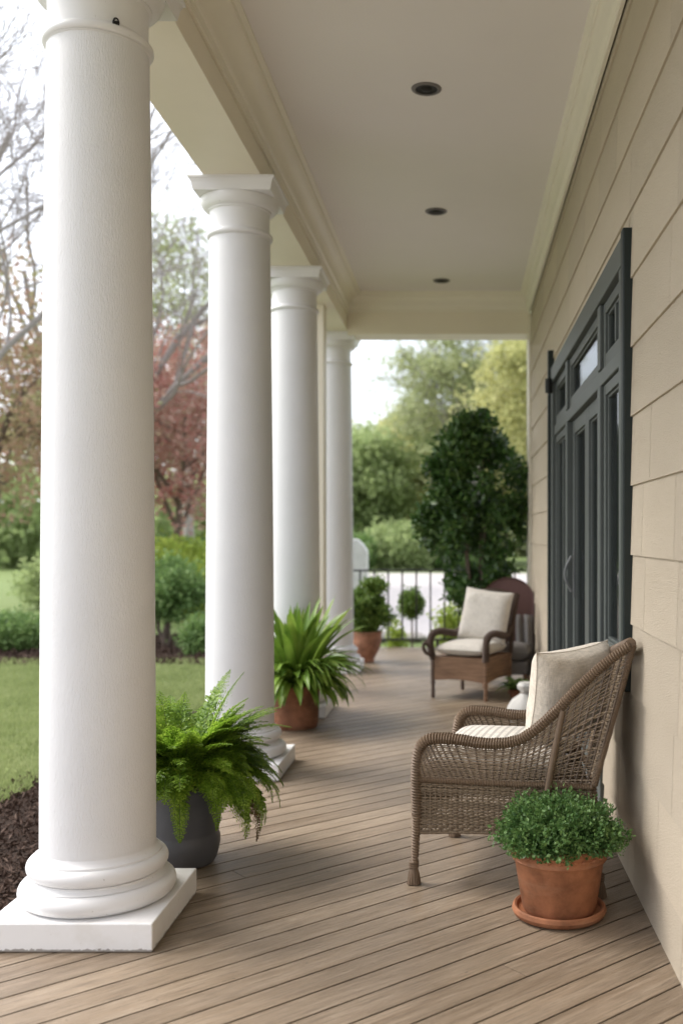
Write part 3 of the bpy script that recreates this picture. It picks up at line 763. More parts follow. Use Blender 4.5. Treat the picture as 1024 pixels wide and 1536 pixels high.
shrub('bank_shrub', 'small leafy plant outside the railing beside the ball-shaped one', -.90, 13.62, .10, .30, 'lime', 700, .06, cs=.05, cn=60)
tp = thing('topiary', 'small ball-shaped leafy topiary on a thin stem at the railing', 'plant', (-.675, 13.5, GZ))
k = MB(); k.sweep([(0, 0, -.03), (.01, 0, .3), (0, 0, .8)], .012, 6); k.build('stem', 'bark', tp)
C = ellip((0, 0, .83), (.14, .14, .17), .5)(120); P = np.repeat(C, 30, 0) + R.normal(size=(3600, 3)) * .03
k = MB(); leaves(k, P, .045, .6, .2); k.build('foliage', 'potbush', tp, False)

# ------------------------------------------------------------------ pots and plants
def pot(t, prof, material='terra', name='pot', seg=56, wob=None):
    k = MB(); k.lathe(prof, seg, wob=wob); return k.build(name, material, t)
def soil(t, r, z): k = MB(); k.lathe([(r, z), (r * .6, z + .01), (.001, z + .015)], 24); k.build('soil', 'soil', t)

# front terracotta pot with herb
hp = thing('herb_pot', 'terracotta pot of fine-leaved green herb in a saucer, right of the wicker chair', 'potted plant', (.385, 3.96, 0), .3)
pot(hp, [(.13, .002), (.168, .004), (.180, .012), (.186, .026), (.182, .040), (.176, .044), (.168, .040), (.162, .026), (.13, .02)], 'terra', 'saucer')
pot(hp, [(.10, .022), (.138, .024), (.145, .034), (.176, .222), (.181, .228), (.187, .230), (.189, .234), (.186, .238), (.186, .243), (.191, .272), (.196, .280), (.203, .287), (.203, .292), (.196, .297), (.186, .296), (.182, .285), (.175, .25)])
kk = MB(); aa = np.linspace(0, 2 * math.pi, 57); kk.sweep(np.stack([.1885 * np.cos(aa), .1885 * np.sin(aa), .258 + 0 * aa], 1), .0035, 6, False)
for i in range(26):     # relief of small leaves round the rim band
    a = i * 2 * math.pi / 26; kk.sweep([(.187 * math.cos(a - .05), .187 * math.sin(a - .05), .252), (.193 * math.cos(a), .193 * math.sin(a), .261), (.191 * math.cos(a + .06), .191 * math.sin(a + .06), .263)], [.003, .009, .003], 6)
kk.build('rim_relief', 'terra', hp)
soil(hp, .18, .265)
def herb():
    k = MB(); st = MB(); n = 1500
    d = rdir(n * 3); d = d[d[:, 2] > -.12][:n]; n = len(d)
    q = (.60 + .44 * R.rand(n) ** 1.2) * (1 + .14 * np.sin(d[:, 0] * 7 + 1) * np.sin(d[:, 1] * 9))
    E = np.array([0, 0, .315]) + d * np.array([.262, .262, .160]) * q[:, None]
    S0 = np.array([0, 0, .27]) + d * np.array([.12, .12, .02])
    for i in range(0, n, 4): st.sweep([S0[i], (S0[i] + E[i]) / 2 + [0, 0, .02], E[i]], [.0018, .0014, .0009], 4, False)
    P = []; O = []
    for j in range(26):
        f = R.rand(n, 1) ** .8; p = S0 + (E - S0) * (.35 + .65 * f) + R.normal(size=(n, 3)) * .0085
        P.append(p); O.append(d)
    P = np.concatenate(P); O = np.concatenate(O)
    leaves(k, P, .0135, .75, .25, O * .9, jit=.6, fold=.35)
    st.build('stem', 'stem', hp); k.build('foliage', 'herb', hp, False)
herb()

# fern in the grey pot
fp = thing('fern_pot', 'grey glazed pot with a big arching fern between the first two columns', 'potted plant', (-1.28, 4.58, 0))
pot(fp, [(.02, .002), (.125, .003), (.146, .010), (.157, .028), (.166, .06), (.173, .095), (.172, .125), (.165, .142), (.166, .155), (.174, .20), (.184, .27), (.191, .33), (.203, .345), (.207, .36), (.202, .37), (.19, .365), (.18, .34), (.17, .3)], 'grey_pot')
soil(fp, .19, .33)
def frond(k, kb, p0, yaw, elev, L, droop, W=.075, dry=False, twist=0, step=.0115):
    n = int(L / step); t = np.linspace(0, 1, n)
    el = elev - droop * t ** 1.3 * 1.0; h = np.cumsum(np.cos(el)) * L / n; z = np.cumsum(np.sin(el)) * L / n
    side = .10 * twist * t ** 2 * L
    P = np.stack([p0[0] + h * math.cos(yaw) - side * math.sin(yaw), p0[1] + h * math.sin(yaw) + side * math.cos(yaw), p0[2] + z], 1)
    T = unit(np.gradient(P, axis=0)); S = unit(np.cross(T, np.array([0, 0, 1.]) + 0 * T)); U = np.cross(S, T)
    kb.sweep(P, np.linspace(.0024, .0008, n), 4, False)
    wd = W * np.clip(np.minimum((t + .02) * 5.0, 1), 0, 1) * (1 - t ** 2.6) ** .8 * (1 + .1 * R.normal(size=n))
    for sg in (-1, 1):
        # each pinna: row of lobes alternating either side of its rib
        m = 7
        for j in range(m):
            f = (j + .4) / m
            base = P + S * (sg * wd * f)[:, None] + T * (wd * f * .32)[:, None] + U * (-.45 * wd * f ** 2 + .22 * wd * f + .18 * wd * f * np.sin(np.arange(n) * 2.4))[:, None]
            lw = np.clip(wd * .28 * (1 - f * .5), .005, .024)[:, None]
            for s2 in (-1, 1):
                a = base + R.normal(size=P.shape) * .0007
                d = unit(T * s2 * .85 + S * sg * .55 + U * (.20 + .25 * R.normal(size=(n, 1))))
                w_ = unit(np.cross(d, U)) * lw * .42
                V = np.stack([a - w_ * .7, a + w_ * .7, a + d * lw * .8 + w_ * .8, a + d * lw, a + d * lw * .8 - w_ * .8], 1)
                i = np.arange(n)[:, None] * 5
                k.add(V, tris=np.concatenate([i + [0, 1, 2], i + [0, 2, 4], i + [4, 2, 3]]))
def fern():
    k = MB(); kb = MB(); dry = MB(); R2 = random.Random(5)
    def fr(yaw, el, L, dr, W=.07, tgt=k, tw=0): 
        frond(tgt, kb, (.08 * math.cos(rad(yaw)), .08 * math.sin(rad(yaw)), .35), rad(yaw), rad(el), L, dr, W, twist=tw)
    for i in range(190):
        yaw = R2.uniform(-180, 180); c = R2.random()
        if c < .26: fr(yaw, R2.uniform(58, 86), R2.uniform(.38, .54), R2.uniform(.6, 1.5), .07, tw=R2.uniform(-2, 2))
        elif c < .74: fr(yaw, R2.uniform(40, 68), R2.uniform(.34, .46), R2.uniform(1.3, 2.2), .075, tw=R2.uniform(-2, 2))
        else: fr(yaw, R2.uniform(15, 48) + (30 if -165 < yaw < -15 else 0), R2.uniform(.24, .34), R2.uniform(1.0, 1.9), .07, tw=R2.uniform(-2, 2))
    for i in range(75):
        fr(R2.uniform(-150, 110), R2.uniform(46, 84), R2.uniform(.26, .44), R2.uniform(1.0, 2.4), R2.uniform(.085, .11), tw=R2.uniform(-3, 3))
    for y_, e_, l_, d_ in ((10, 84, .56, .6), (-20, 80, .52, .9), (60, 82, .56, .7), (-5, 74, .50, 1.1), (20, 70, .50, 1.0)): fr(y_, e_, l_, d_, .075)
    for y_, e_, l_, d_ in ((-8, 50, .47, 2.4), (-20, 42, .48, 2.6), (5, 38, .48, 2.2), (-32, 48, .48, 2.7), (15, 45, .46, 2.0), (-2, 25, .44, 2.2), (-14, 30, .47, 2.4), (-28, 22, .44, 2.2)): fr(y_, e_, l_, d_, .075)
    for y_, e_, l_, d_, w_ in ((-76, 24, .38, 2.75, .045), (-48, 34, .38, 2.5, .045)): fr(y_, e_, l_, d_, w_)
    fr(-24, 26, .50, 2.3, .05, dry)
    k.build('fronds', 'fern', fp, False); kb.build('frond_stem', 'stem', fp); dry.build('dry_frond', 'fern_brown', fp, False)
fern()

# strap-leaved plant
st_ = thing('strap_leaf_pot', 'large terracotta pot of long strappy green leaves beside the third column', 'potted plant', (-1.30, 7.82, 0))
pot(st_, [(.02, .002), (.165, .003), (.172, .012), (.176, .03), (.180, .034), (.184, .12), (.187, .22), (.188, .30), (.192, .305), (.193, .335), (.188, .34), (.178, .335), (.17, .3)], 'terra_dark')
soil(st_, .18, .30)
def strap_leaf(k, yaw, el, L, dr, W, base=(0, 0, .32), nb=12):
    t = np.linspace(0, 1, nb); e = el - dr * t ** 1.4; h = np.cumsum(np.cos(e)) * L / nb; z = np.cumsum(np.sin(e)) * L / nb
    P = np.stack([base[0] + h * math.cos(yaw), base[1] + h * math.sin(yaw), base[2] + z], 1)
    T = unit(np.gradient(P, axis=0)); S = unit(np.array([-math.sin(yaw), math.cos(yaw), 0]) + R.normal(size=3) * .25); U = unit(np.cross(S + 0 * T, T)) * -1
    w_ = 1.28 * W * np.sin(np.clip(t * 1.02 + .09, 0, 1) ** .75 * math.pi) ** .7
    G = np.stack([P + S * w_[:, None] + U * (w_ * .35)[:, None], P + S * w_[:, None] * .5 + U * (w_ * .1)[:, None], P, P - S * w_[:, None] * .5 + U * (w_ * .1)[:, None], P - S * w_[:, None] + U * (w_ * .35)[:, None]], 1)
    k.grid(G)
k = MB(); R2 = random.Random(3)
for i in range(230):
    c = R2.random(); yaw = R2.uniform(0, 2 * math.pi); b = (.09 * math.cos(yaw), .09 * math.sin(yaw), .33)
    if c < .30: strap_leaf(k, yaw, rad(R2.uniform(62, 88)), R2.uniform(.58, .82), R2.uniform(.2, 1.0), R2.uniform(.024, .038), b)
    elif c < .70: strap_leaf(k, yaw, rad(R2.uniform(38, 65)), R2.uniform(.45, .62), R2.uniform(.9, 2.0), R2.uniform(.022, .04), b)
    else: strap_leaf(k, yaw, rad(R2.uniform(5, 45)), R2.uniform(.34, .5), R2.uniform(1.3, 2.4), R2.uniform(.02, .038), b)
for i in range(80):     # fine fountain leaves on the right
    yaw = rad(R2.uniform(-65, 45)); b = (.1 * math.cos(yaw), .1 * math.sin(yaw), .36)
    strap_leaf(k, yaw, rad(R2.uniform(25, 62)), R2.uniform(.45, .64), R2.uniform(1.2, 2.6), R2.uniform(.007, .013), b)
k.build('leaves', 'strap', st_)

# tiered bush in the far round pot
bp = thing('bush_pot', 'round terracotta pot with a two-tiered green bush near the railing', 'potted plant', (-1.13, 11.85, 0))
pot(bp, [(.02, .002), (.09, .003), (.10, .02), (.092, .035), (.13, .10), (.168, .18), (.182, .26), (.182, .33), (.190, .345), (.19, .365), (.178, .37), (.17, .33)], 'terra_pale')
soil(bp, .17, .34)
k = MB(); k.sweep([(0, 0, .33), (0, 0, .9)], .015, 6); k.build('stem', 'bark', bp)
def blob_pts(c, r, cn, per, cs, shell=.45):
    C = ellip(c, r, shell)(cn); return np.repeat(C, per, 0) + R.normal(size=(cn * per, 3)) * cs
k = MB(); P = np.concatenate([blob_pts((-.03, 0, .48), (.19, .2, .12), 130, 26, .03), blob_pts((-.08, 0, .70), (.28, .26, .12), 170, 26, .03), blob_pts((.10, 0, .90), (.12, .10, .08), 46, 22, .03), blob_pts((.22, -.1, .56), (.10, .10, .12), 26, 18, .03)])
leaves(k, P, .05, .55, .35); k.build('foliage', 'potbush', bp, False)

# tall dark shrub
ts = thing('tall_shrub', 'tall dense dark green shrub standing behind the far wicker chair', 'shrub', (.17, 11.05, 0))
pot(ts, [(.02, .002), (.17, .003), (.21, .30), (.225, .31), (.225, .35), (.205, .35), (.2, .3)], 'grey_pot', 'planter'); soil(ts, .2, .31)
k = MB(); tips = []
for j in range(5):
    a = j * 1.3; k.sweep([(.03 * math.cos(a), .03 * math.sin(a), .3), (.10 * math.cos(a), .08 * math.sin(a), .9), (.18 * math.cos(a), .14 * math.sin(a), 1.6), (.12 * math.cos(a), .1 * math.sin(a), 2.4)], [.02, .017, .012, .006], 6)
k.build('trunk', 'bark', ts)
k = MB(); nb = 84
zz = .6 + 2.12 * R.rand(nb) ** .8; f = (zz - .42) / 2.38
wd = np.interp(zz, [.5, .8, 1.1, 1.4, 1.7, 2.1, 2.4, 2.6, 2.75], [.08, .26, .42, .52, .54, .50, .38, .24, .08])
a = R.uniform(0, 2 * math.pi, nb); q = R.uniform(.2, 1.22, nb) ** .6
B0 = np.stack([wd * q * np.cos(a), wd * q * np.sin(a) * .8, zz], 1); B0 = np.concatenate([B0, [[.04, 0, 2.80], [-.10, 0, 2.72], [-.42, -.1, 2.25], [-.56, -.1, 1.62], [-.54, 0, 1.45], [.40, -.2, 2.2]]])
rb = np.concatenate([R.uniform(.08, .19, nb), [.10, .12, .13, .13, .11, .14]])
P = []
for c_, r_ in zip(B0, rb):
    m = int(260 * (r_ / .14) ** 2); d = rdir(m // 6); C = c_ + d * r_ * (R.uniform(.55, 1.1, (len(d), 1))) * [1, 1, .85]
    P.append(np.repeat(C, 6, 0) + R.normal(size=(len(C) * 6, 3)) * .028)
P = np.concatenate(P)
wl = (P[:, 0] + .17 > .70) & (P[:, 1] + 11.05 < 11.05); P = P[~wl]
leaves(k, P, .072, .5, .2, jit=.5); k.build('foliage', 'shrub_dark', ts, False)
# low greenery behind the far chair
gp = thing('floor_plant', 'low green plant on the deck behind the far wicker chair', 'plant', (.50, 9.25, 0))
pot(gp, [(.02, .002), (.05, .003), (.065, .07), (.07, .075), (.06, .075)], 'terra_dark')
k = MB()
for i in range(26): strap_leaf(k, R2.uniform(0, 6.28), rad(R2.uniform(10, 70)), R2.uniform(.12, .24), R2.uniform(.5, 1.8), R2.uniform(.014, .026), (0, 0, .07), 8)
k.build('leaves', 'green', gp)

# ------------------------------------------------------------------ soft goods
def cushion(parent, name, material, sx, sy, sz, loc, rot=(0, 0, 0), seed=0, puff=.45, pinch=.06, n=34, piping=True, label=None):
    """pillow in its local xy plane, thickness along z, seam round the rim"""
    u = np.linspace(-1, 1, n); U, V = np.meshgrid(u, u, indexing='ij')
    rs = np.random.RandomState(seed); ph = rs.rand(8) * 6
    X = U * (1 - pinch * (1 - V ** 2) * U ** 2); Y = V * (1 - pinch * (1 - U ** 2) * V ** 2)
    T = ((1 - U ** 4) * (1 - V ** 4)) ** puff
    wr = .05 * np.sin(5 * U + ph[0] + 2 * V) * np.sin(4 * V + ph[1]) + .035 * np.sin(9 * (U + V) + ph[2]) * (np.abs(U * V)) + .03 * np.sin(14 * U * V + ph[3])
    k = MB()
    for sg in (1, -1):
        Z = sg * T * (1 + wr * (1 if sg > 0 else .7)) * sz / 2
        G = np.stack([X * sx / 2, Y * sy / 2, Z], -1); G = G if sg > 0 else G[::-1]; k.grid(G)
    o = k.build(name, material, parent)
    if piping:
        e = np.concatenate([np.stack([u, -1 + 0 * u], 1), np.stack([1 + 0 * u, u], 1)[1:], np.stack([u[::-1], 1 + 0 * u], 1)[1:], np.stack([-1 + 0 * u, u[::-1]], 1)[1:-1]])
        ex = e[:, 0] * (1 - pinch * (1 - e[:, 1] ** 2) * e[:, 0] ** 2) * sx / 2; ey = e[:, 1] * (1 - pinch * (1 - e[:, 0] ** 2) * e[:, 1] ** 2) * sy / 2
        pts = np.stack([ex, ey, 0 * ex], 1); pts = np.concatenate([pts, pts[:1]])
        k2 = MB(); k2.sweep(pts, .0022, 6, False); k2.build('piping', material, o)
    o.location = loc; o.rotation_euler = rot
    return o

def box_cushion(parent, name, material, x0, x1, y0, y1, z0, z1, seed=1, r=.05, n=30):
    u = np.linspace(-1, 1, n); U, V = np.meshgrid(u, u, indexing='ij'); rs = np.random.RandomState(seed); ph = rs.rand(4) * 6
    T = ((1 - np.abs(U) ** 7) * (1 - np.abs(V) ** 7)) ** .42
    crown = .75 + .25 * (1 - U ** 2) * (1 - V ** 2) + .03 * np.sin(4 * U + ph[0]) * np.sin(5 * V + ph[1])
    k = MB(); zc = (z0 + z1) / 2; h = (z1 - z0) / 2
    for sg in (1, -1):
        G = np.stack([(x0 + x1) / 2 + U * (x1 - x0) / 2, (y0 + y1) / 2 + V * (y1 - y0) / 2, zc + sg * T * crown * h], -1); k.grid(G if sg > 0 else G[::-1])
    return k.build(name, material, parent)

# ------------------------------------------------------------------ wicker
def spline(pts, n):
    """Catmull-Rom through pts"""
    p = np.asarray(pts, float); p = np.concatenate([[2 * p[0] - p[1]], p, [2 * p[-1] - p[-2]]])
    out = []; m = len(p) - 3; T = np.linspace(0, m, n)
    for t in T:
        i = min(int(t), m - 1); f = t - i; a, b, c, d = p[i:i + 4]
        out.append(.5 * (2 * b + (c - a) * f + (2 * a - 5 * b + 4 * c - d) * f * f + (3 * b - 3 * c + d - a) * f ** 3))
    return np.array(out)
def wrapped(mb, pts, r, pitch=.012, sides=12, amp=.20):
    p = np.asarray(pts, float); d = np.concatenate([[0], np.cumsum(np.linalg.norm(np.diff(p, axis=0), axis=1))])
    n = max(8, int(d[-1] / pitch * 4)); s = np.linspace(0, d[-1], n)
    q = np.stack([np.interp(s, d, p[:, i]) for i in range(3)], 1)
    rr = np.interp(s, d, np.broadcast_to(np.asarray(r, float), (len(p),)))
    ph = s / pitch * 2 * math.pi
    t = unit(np.gradient(q, axis=0)); u = np.array([0, 0, 1.]) if abs(t[0, 2]) < .9 else np.array([1., 0, 0])
    f = u - (t[0] @ u) * t[0]; f /= np.linalg.norm(f); F = np.empty((n, 3))
    for i in range(n): f = f - (t[i] @ f) * t[i]; f /= np.linalg.norm(f); F[i] = f
    B = np.cross(t, F); a = np.linspace(0, 2 * math.pi, sides, endpoint=False)
    rad_ = rr[:, None] * (1 + amp * (np.abs(np.sin(ph[:, None] / 2 + a[None] / 2)) * 2 - 1.2) + .03 * np.sin(s * 90)[:, None])
    P = q[:, None] + rad_[..., None] * (np.cos(a)[None, :, None] * F[:, None] + np.sin(a)[None, :, None] * B[:, None])
    b = mb.n; mb.grid(P, closev=True)
    mb.p += [[b + k for k in range(sides)][::-1], [b + (n - 1) * sides + k for k in range(sides)]]
def weave(mst, mwf, S, nu, nv, ru, rv, amp, sides=5, wsides=4, ns=26, paired=1, jit=.0):
    us = np.linspace(0, 1, nu)
    def nrm(U, V):
        e = 1e-3; a = S(np.clip(U + e, 0, 1), V) - S(np.clip(U - e, 0, 1), V); b = S(U, np.clip(V + e, 0, 1)) - S(U, np.clip(V - e, 0, 1)); return unit(np.cross(a, b))
    for u in us:
        v = np.linspace(0, 1, ns); mst.sweep(S(u + 0 * v, v), ru, sides, False)
    for j in range(nv):
        v = (j + .5) / nv; n = (nu - 1) * 4 + 1; U = np.linspace(0, 1, n); Vv = np.clip(v + 0 * U + jit * R.normal() / nv, 0, 1)
        off = amp * np.cos(math.pi * (U * (nu - 1) + j)); P = S(U, Vv) + nrm(U, Vv) * off[:, None]
        P[:, 2] += R.normal(size=n) * jit * .0012
        mwf.sweep(P, rv * (1 + .12 * R.normal()), wsides, False)

# near wicker armchair; local +x runs from front to back, +y from near side to far side
ch = thing('wicker_armchair', 'woven brown wicker armchair with sloping back against the wall, in the foreground', 'armchair', (-.19, 4.30, 0), -rad(14))
RAIL = [(-.004, .30), (-.006, .45), (.002, .555), (.022, .602), (.065, .629), (.16, .632), (.30, .620), (.42, .634), (.50, .678), (.592, .762), (.70, .878), (.815, .985), (.905, 1.052)]
CW = .70
def far_shear(s, w):    # the back runs in slightly toward the far side
    return s - np.clip((s - .35) / .55, 0, 1) * .17 * w / CW
def side_pt(s, w, z, side):
    s = np.asarray(s, float); return np.stack([far_shear(s, w) + 0 * z, 0 * s + 0 * z + w, z + 0 * s - .13 * np.clip((s - .35) / .55, 0, 1) * w / CW], -1)
for side, w in ((0, .0), (1, CW)):
    k = MB(); c = spline([(s, z) for s, z in RAIL], 90); P = side_pt(c[:, 0], w, c[:, 1], side)
    # roll inward toward the top of the back
    rr = np.interp(np.arange(90), [0, 12, 30, 70, 89], [.021, .023, .024, .021, .019]); wrapped(k, P, rr)
    k.build('arm_rail', 'wicker_rail', ch)
def leg(s, w, z1, tassel=True, s1=None, r=.020):
    k = MB(); z = np.linspace(z1, .085, 10); s1 = s if s1 is None else s1
    ss = np.interp(z, [.0, z1], [s1, s]); wrapped(k, np.stack([ss, 0 * z + w, z], 1), np.interp(z, [.085, z1], [r * .72, r]))
    o = k.build('leg', 'wicker_rail', ch)
    k = MB()
    for zz in (.094, .084, .075): a = np.linspace(0, 2 * math.pi, 17); k.sweep(np.stack([s1 + .017 * np.cos(a), w + .017 * np.sin(a), zz + .002 * np.sin(a * 3)], 1), .0055, 6, False)
    for i in range(22):
        a = i * 2 * math.pi / 22; q = .85 + .3 * R.rand()
        k.sweep([(s1 + .011 * math.cos(a), w + .011 * math.sin(a), .08), (s1 + .021 * math.cos(a), w + .021 * math.sin(a), .045), (s1 + .027 * q * math.cos(a), w + .027 * q * math.sin(a), .003)], [.003, .0037, .0040], 5)
    k.sweep([(s1, w, .08), (s1, w, .004)], [.012, .022], 10)
    k.build('foot', 'wicker_rail', o)
leg(-.004, .0, .305, s1=-.016); leg(-.004, CW, .305, s1=-.016)
leg(.745, .03, .50, s1=.775, r=.017); leg(.60, CW - .03, .50, s1=.62, r=.017)
# seat rim
k = MB(); rim = [(.0, .0, .452), (.36, .0, .456), (.745, .0, .462), (.70, CW * .5, .462), (.60, CW, .462), (.3, CW, .456), (.0, CW, .452), (.0, CW * .5, .452), (.0, .0, .452)]
wrapped(k, np.concatenate([np.linspace(rim[i], rim[i + 1], 12)[:-1] for i in range(8)] + [np.array([rim[-1]])]), .013, .007); k.build('seat_rim', 'wicker_rail', ch)
# side panels above the seat
rc = spline([(s, z) for s, z in RAIL[2:]], 200)
for w in (.0, CW):
    def S(u, v, w=w):
        u = np.asarray(u, float); v = np.asarray(v, float); idx = u * 199; tx = np.interp(idx, np.arange(200), rc[:, 0]); tz = np.interp(idx, np.arange(200), rc[:, 1])
        bx = .012 + u * .735; bz = .46 + .0 * u; x = bx + (tx - bx) * v; bow = .012 * np.sin(math.pi * v)
        return np.stack([far_shear(x, w), w + (bow if w else -bow), bz + (tz - .13 * np.clip((tx - .35) / .55, 0, 1) * w / CW - bz) * v], -1)
    a, b = MB(), MB(); weave(a, b, S, 31, 46, .0048, .0021, .0030, jit=.4, ns=16)
    o = a.build('side_panel', 'wicker_dark', ch); b.build('weft', 'wicker_light', o)
    # leaning strut
    k = MB(); xs = far_shear(np.array([.560, .585, .628]), w); k.sweep(spline([(xs[0], w + (-.018 if w == 0 else .018), .40), (xs[1], w + (-.02 if w == 0 else .02), .55), (xs[2], w + (-.008 if w == 0 else .008), .775)], 12), .013, 10); k.build('strut', 'wicker_rail', ch)
# skirt: near, far, front, back
def skirt(p0, p1, name='skirt'):
    p0 = np.array(p0, float); p1 = np.array(p1, float); L = np.linalg.norm(p1 - p0)
    def S(u, v):
        u = np.asarray(u, float); v = np.asarray(v, float); lo = .222 + .022 * np.sin(math.pi * u)
        q = p0[None] + (p1 - p0)[None] * u[..., None] if u.ndim else p0 + (p1 - p0) * u
        return np.stack([q[..., 0] + 0 * v, q[..., 1] + 0 * v, lo + (.445 - lo) * v], -1)
    a, b = MB(), MB(); weave(a, b, S, int(L / .022), 31, .0040, .0040, .0042, jit=.35, ns=6, sides=6, wsides=6)
    u = np.linspace(0, 1, 30); P = S(u, 0 * u); wrapped(a, P, .007, .006, 8)
    o = a.build(name, 'wicker', ch); b.build('weft', 'wicker', o)
skirt((.012, .0), (.745, .0)); skirt((.012, CW), (.60, CW)); skirt((.0, .02), (.0, CW - .02)); skirt((.74, .01), (.60, CW - .01))
# back panel and top rail
def Sb(u, v):
    u = np.asarray(u, float); v = np.asarray(v, float)
    x = .745 + .16 * v + .0; x = x - .17 * u * (.55 + .45 * v) + .0 * u; 
    return np.stack([x + 0 * u, CW * u + 0 * v, .47 + .585 * v - .13 * u * v], -1)
a, b = MB(), MB(); weave(a, b, Sb, 30, 70, .0042, .0036, .0042, jit=.3, ns=10)
o = a.build('back_panel', 'wicker', ch); b.build('weft', 'wicker', o)
k = MB(); u = np.linspace(0, 1, 30); P = Sb(u, 1 + 0 * u); P[:, 2] += .004; wrapped(k, P, .021); k.build('top_rail', 'wicker_rail', ch)
for w in (0., 1.):
    k = MB(); v = np.linspace(0, 1, 14); wrapped(k, Sb(w + 0 * v, v) + np.array([.012, 0, 0]), .014, .007, 8); k.build('back_post', 'wicker_rail', ch)
box_cushion(ch, 'seat_cushion', 'linen_seat', .03, .59, .025, CW - .03, .455, .60, 2)
# pillow on the near chair
from mathutils import Matrix
def orient(o, xa, ya, loc):
    xa = Vector(xa).normalized(); ya = Vector(ya); ya = (ya - xa * ya.dot(xa)).normalized(); za = xa.cross(ya)
    m = Matrix((xa, ya, za)).transposed().to_4x4(); m.translation = Vector(loc); o.matrix_world = m
p1 = cushion(None, 'throw_pillow', 'linen', .43, .43, .20, (0, 0, 0), seed=4, pinch=.09)
orient(p1, (.80, .60, .07), (.27, -.07, .95), (.475, 4.47, .800))
tag(p1, 'oatmeal linen throw pillow propped on the near wicker chair', 'pillow')

# far armchair; local x across the front, y to the back
c2 = thing('wicker_armchair', 'brown armchair with wooden apron and pale cushions, farther along the deck by the shrub', 'armchair', (-.265, 9.25, 0), -rad(27))
W2, D2 = .54, .56
for x, y in ((0, 0), (W2, 0), (.02, D2), (W2 - .02, D2)):
    k = MB(); k.sweep([(x, y, .001), (x, y, .03), (x, y, .10), (x, y, .20), (x, y, .38)], [.017, .019, .016, .021, .022], 12)
    for zz in (.14, .17): a = np.linspace(0, 2 * math.pi, 17); k.sweep(np.stack([x + .021 * np.cos(a), y + .021 * np.sin(a), zz + 0 * a], 1), .006, 6, False)
    k.build('leg', 'wicker_brown' if x < .1 else 'wood', c2)
def apron(p0, p1):
    k = MB(); n = 20; u = np.linspace(0, 1, n); p0 = np.array(p0, float); p1 = np.array(p1, float); d = p1 - p0; nn = np.array([-d[1], d[0]]) / np.linalg.norm(d) * .012
    lo = .165 + .018 * np.sin(math.pi * u); P = []
    for off in (-1, 1):
        q = p0 + d * u[:, None] + nn * off; P.append(np.stack([q[:, 0], q[:, 1], lo], 1)); P.append(np.stack([q[:, 0], q[:, 1], 0 * u + .385], 1))
    k.grid(np.array([P[0], P[1], P[3], P[2]]), closeu=True); k.build('apron', 'wood', c2, False)
apron((.02, 0), (W2 - .02, 0)); apron((W2, .02), (W2 - .02, D2)); apron((0, .02), (.02, D2))
k = MB(); k.box(.0, W2, .0, D2, .372, .386); k.build('seat_board', 'wood', c2, False)
for x, sx in ((.0, -1), (W2, 1)):
    k = MB(); wrapped(k, spline([(x, .0, .36), (x + sx * .012, -.02, .47), (x + sx * .015, -.015, .545), (x + sx * .015, .04, .59), (x + sx * .01, .16, .60), (x, .32, .575), (x - sx * .01, .46, .56), (x - sx * .02, D2 + .03, .62)], 50), .030, .010, 12)
    k.build('arm', 'wicker_brown', c2)
k = MB(); wrapped(k, spline([(-.0, -.03, .40), (-.05, -.05, .42), (-.075, -.05, .475), (-.05, -.045, .51), (-.025, -.045, .48)], 24), .017, .008, 10); k.build('arm_scroll', 'wicker_brown', c2)
for x in (.01, W2 - .01):
    k = MB(); wrapped(k, spline([(x, D2, .38), (x, D2 + .04, .60), (x, D2 + .12, .86), (x, D2 + .16, .93)], 24), .024, .01, 10); k.build('back_post', 'wicker_brown', c2)
def Sc(u, v):
    u = np.asarray(u, float); v = np.asarray(v, float); return np.stack([.01 + (W2 - .02) * u + 0 * v, D2 + .01 + .14 * v ** 1.4 + 0 * u, .40 + (.50 + .06 * np.sin(math.pi * u)) * v], -1)
a, b = MB(), MB(); weave(a, b, Sc, 26, 36, .0045, .004, .005, ns=8); o = a.build('back_panel', 'wicker_brown', c2); b.build('weft', 'wicker_brown', o)
k = MB(); u = np.linspace(0, 1, 24); P = Sc(u, 1 + 0 * u); wrapped(k, P, .024, .01, 10); k.build('top_rail', 'wicker_brown', c2)
box_cushion(c2, 'seat_cushion', 'linen_pale', .03, W2 - .03, -.015, D2 - .03, .382, .525, 5)
p2 = cushion(None, 'throw_pillow', 'linen_pale', .50, .50, .16, (0, 0, 0), seed=9, pinch=.05)
cr, sr = math.cos(-rad(27)), math.sin(-rad(27))
orient(p2, (cr * .985, sr, -.10), (.46 * .22, .89 * .22, 1), (.225, 9.52, .735))
tag(p2, 'plain pale square pillow on the far wicker chair', 'pillow')

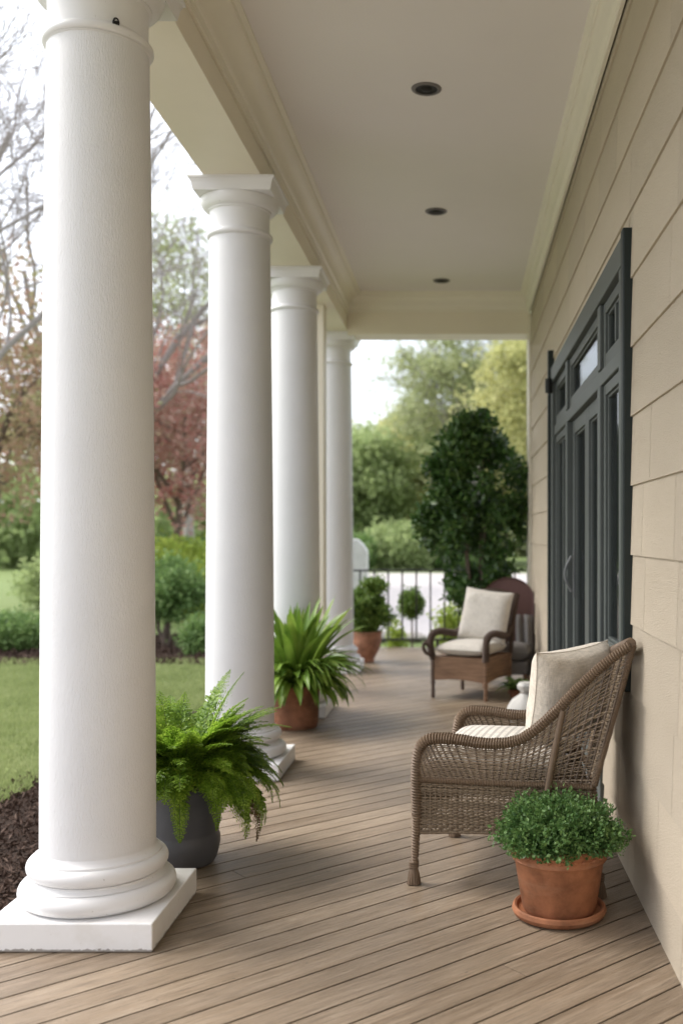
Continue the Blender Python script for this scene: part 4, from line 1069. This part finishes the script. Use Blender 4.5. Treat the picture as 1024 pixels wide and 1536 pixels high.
# plum round-backed chair
c3 = thing('roundback_chair', 'plum round-backed upholstered chair squeezed between far wicker chair and wall', 'chair', (.48, 10.22, 0), -rad(8))
def arch(w, h, n=24):
    return [(-w, 0)] + [(-w, h - w * .85)] + [(-w * math.cos(a), h - w * .85 + w * .85 * math.sin(a)) for a in np.linspace(0, math.pi, n)][1:-1] + [(w, h - w * .85), (w, 0)]
A = arch(.265, .93); n = len(A); k = MB(); rings = []
for dy, ins, in ((-.035, .02), (-.055, .0), (-.02, -.0), (.05, .0), (.065, .02)):
    rings.append([(x * (1 - ins * 2.5), dy + .06 * (x / .265) ** 2 * -1, .14 + z * (1 - ins * .6)) for x, z in A])
k.grid(np.array(rings), closev=True); k.add(rings[0], polys=[list(range(n))]); k.add(rings[-1], polys=[list(range(n))[::-1]])
k.build('backrest', 'mauve', c3)
box_cushion(c3, 'seat', 'grey_cloth', -.24, .24, -.50, -.06, .26, .44, 8)
k = MB(); k.box(-.23, .23, -.48, -.05, .14, .27); bevel(k.build('seat_base', 'grey_cloth', c3, False), .03, 4)
for x, y in ((-.2, -.45), (.2, -.45), (-.2, .0), (.2, .0)):
    k = MB(); k.sweep([(x, y, .001), (x, y, .16)], [.014, .02], 10); k.build('leg', 'wood', c3)
k = MB(); t = np.linspace(0, 1, 26); P = []
for f in np.linspace(0, 1, 12): P.append([(.02 + .235 * t_ + .0, -.075 - .02 * math.sin(t_ * 16 + f * 2) - .05 * (1 - f) * math.sin(t_ * 3) - .06 * (t_) ** 2, .10 + .60 * f) for t_ in t])
k.grid(np.array(P)); o = k.build('throw', 'grey_cloth', c3); sm = o.modifiers.new('solid', 'SOLIDIFY'); sm.thickness = .01

# tied white sack
sk = thing('sack', 'white cloth sack tied at the neck, on the deck behind the near wicker chair', 'bag', (.50, 8.0, 0))
def wob(P):
    P = P.copy(); a = np.arctan2(P[..., 1], P[..., 0]); z = P[..., 2]; f = 1 + .05 * np.sin(5 * a + z * 20) + .05 * np.sin(9 * a) * np.clip((z - .12) / .12, 0, 1) + .03 * np.sin(3 * a + 1)
    P[..., 0] *= f; P[..., 1] *= f * .95; P[..., 0] += .15 * z ** 2; return P
k = MB(); k.lathe([(.01, .002), (.11, .003), (.148, .03), (.155, .08), (.14, .14), (.10, .19), (.05, .225), (.030, .24)], 40, wob=wob); k.build('body', 'white_cloth', sk)
k = MB(); k.lathe([(.030, .238), (.036, .25), (.062, .275), (.068, .30), (.050, .325), (.015, .33), (.001, .325)], 32, wob=wob); k.build('neck', 'white_cloth', sk)
k = MB(); a = np.linspace(0, 2 * math.pi, 24); k.sweep(np.stack([.01 + .034 * np.cos(a), .034 * np.sin(a), .242 + 0 * a], 1), .006, 6, False); k.build('tie', 'linen_grey', sk)
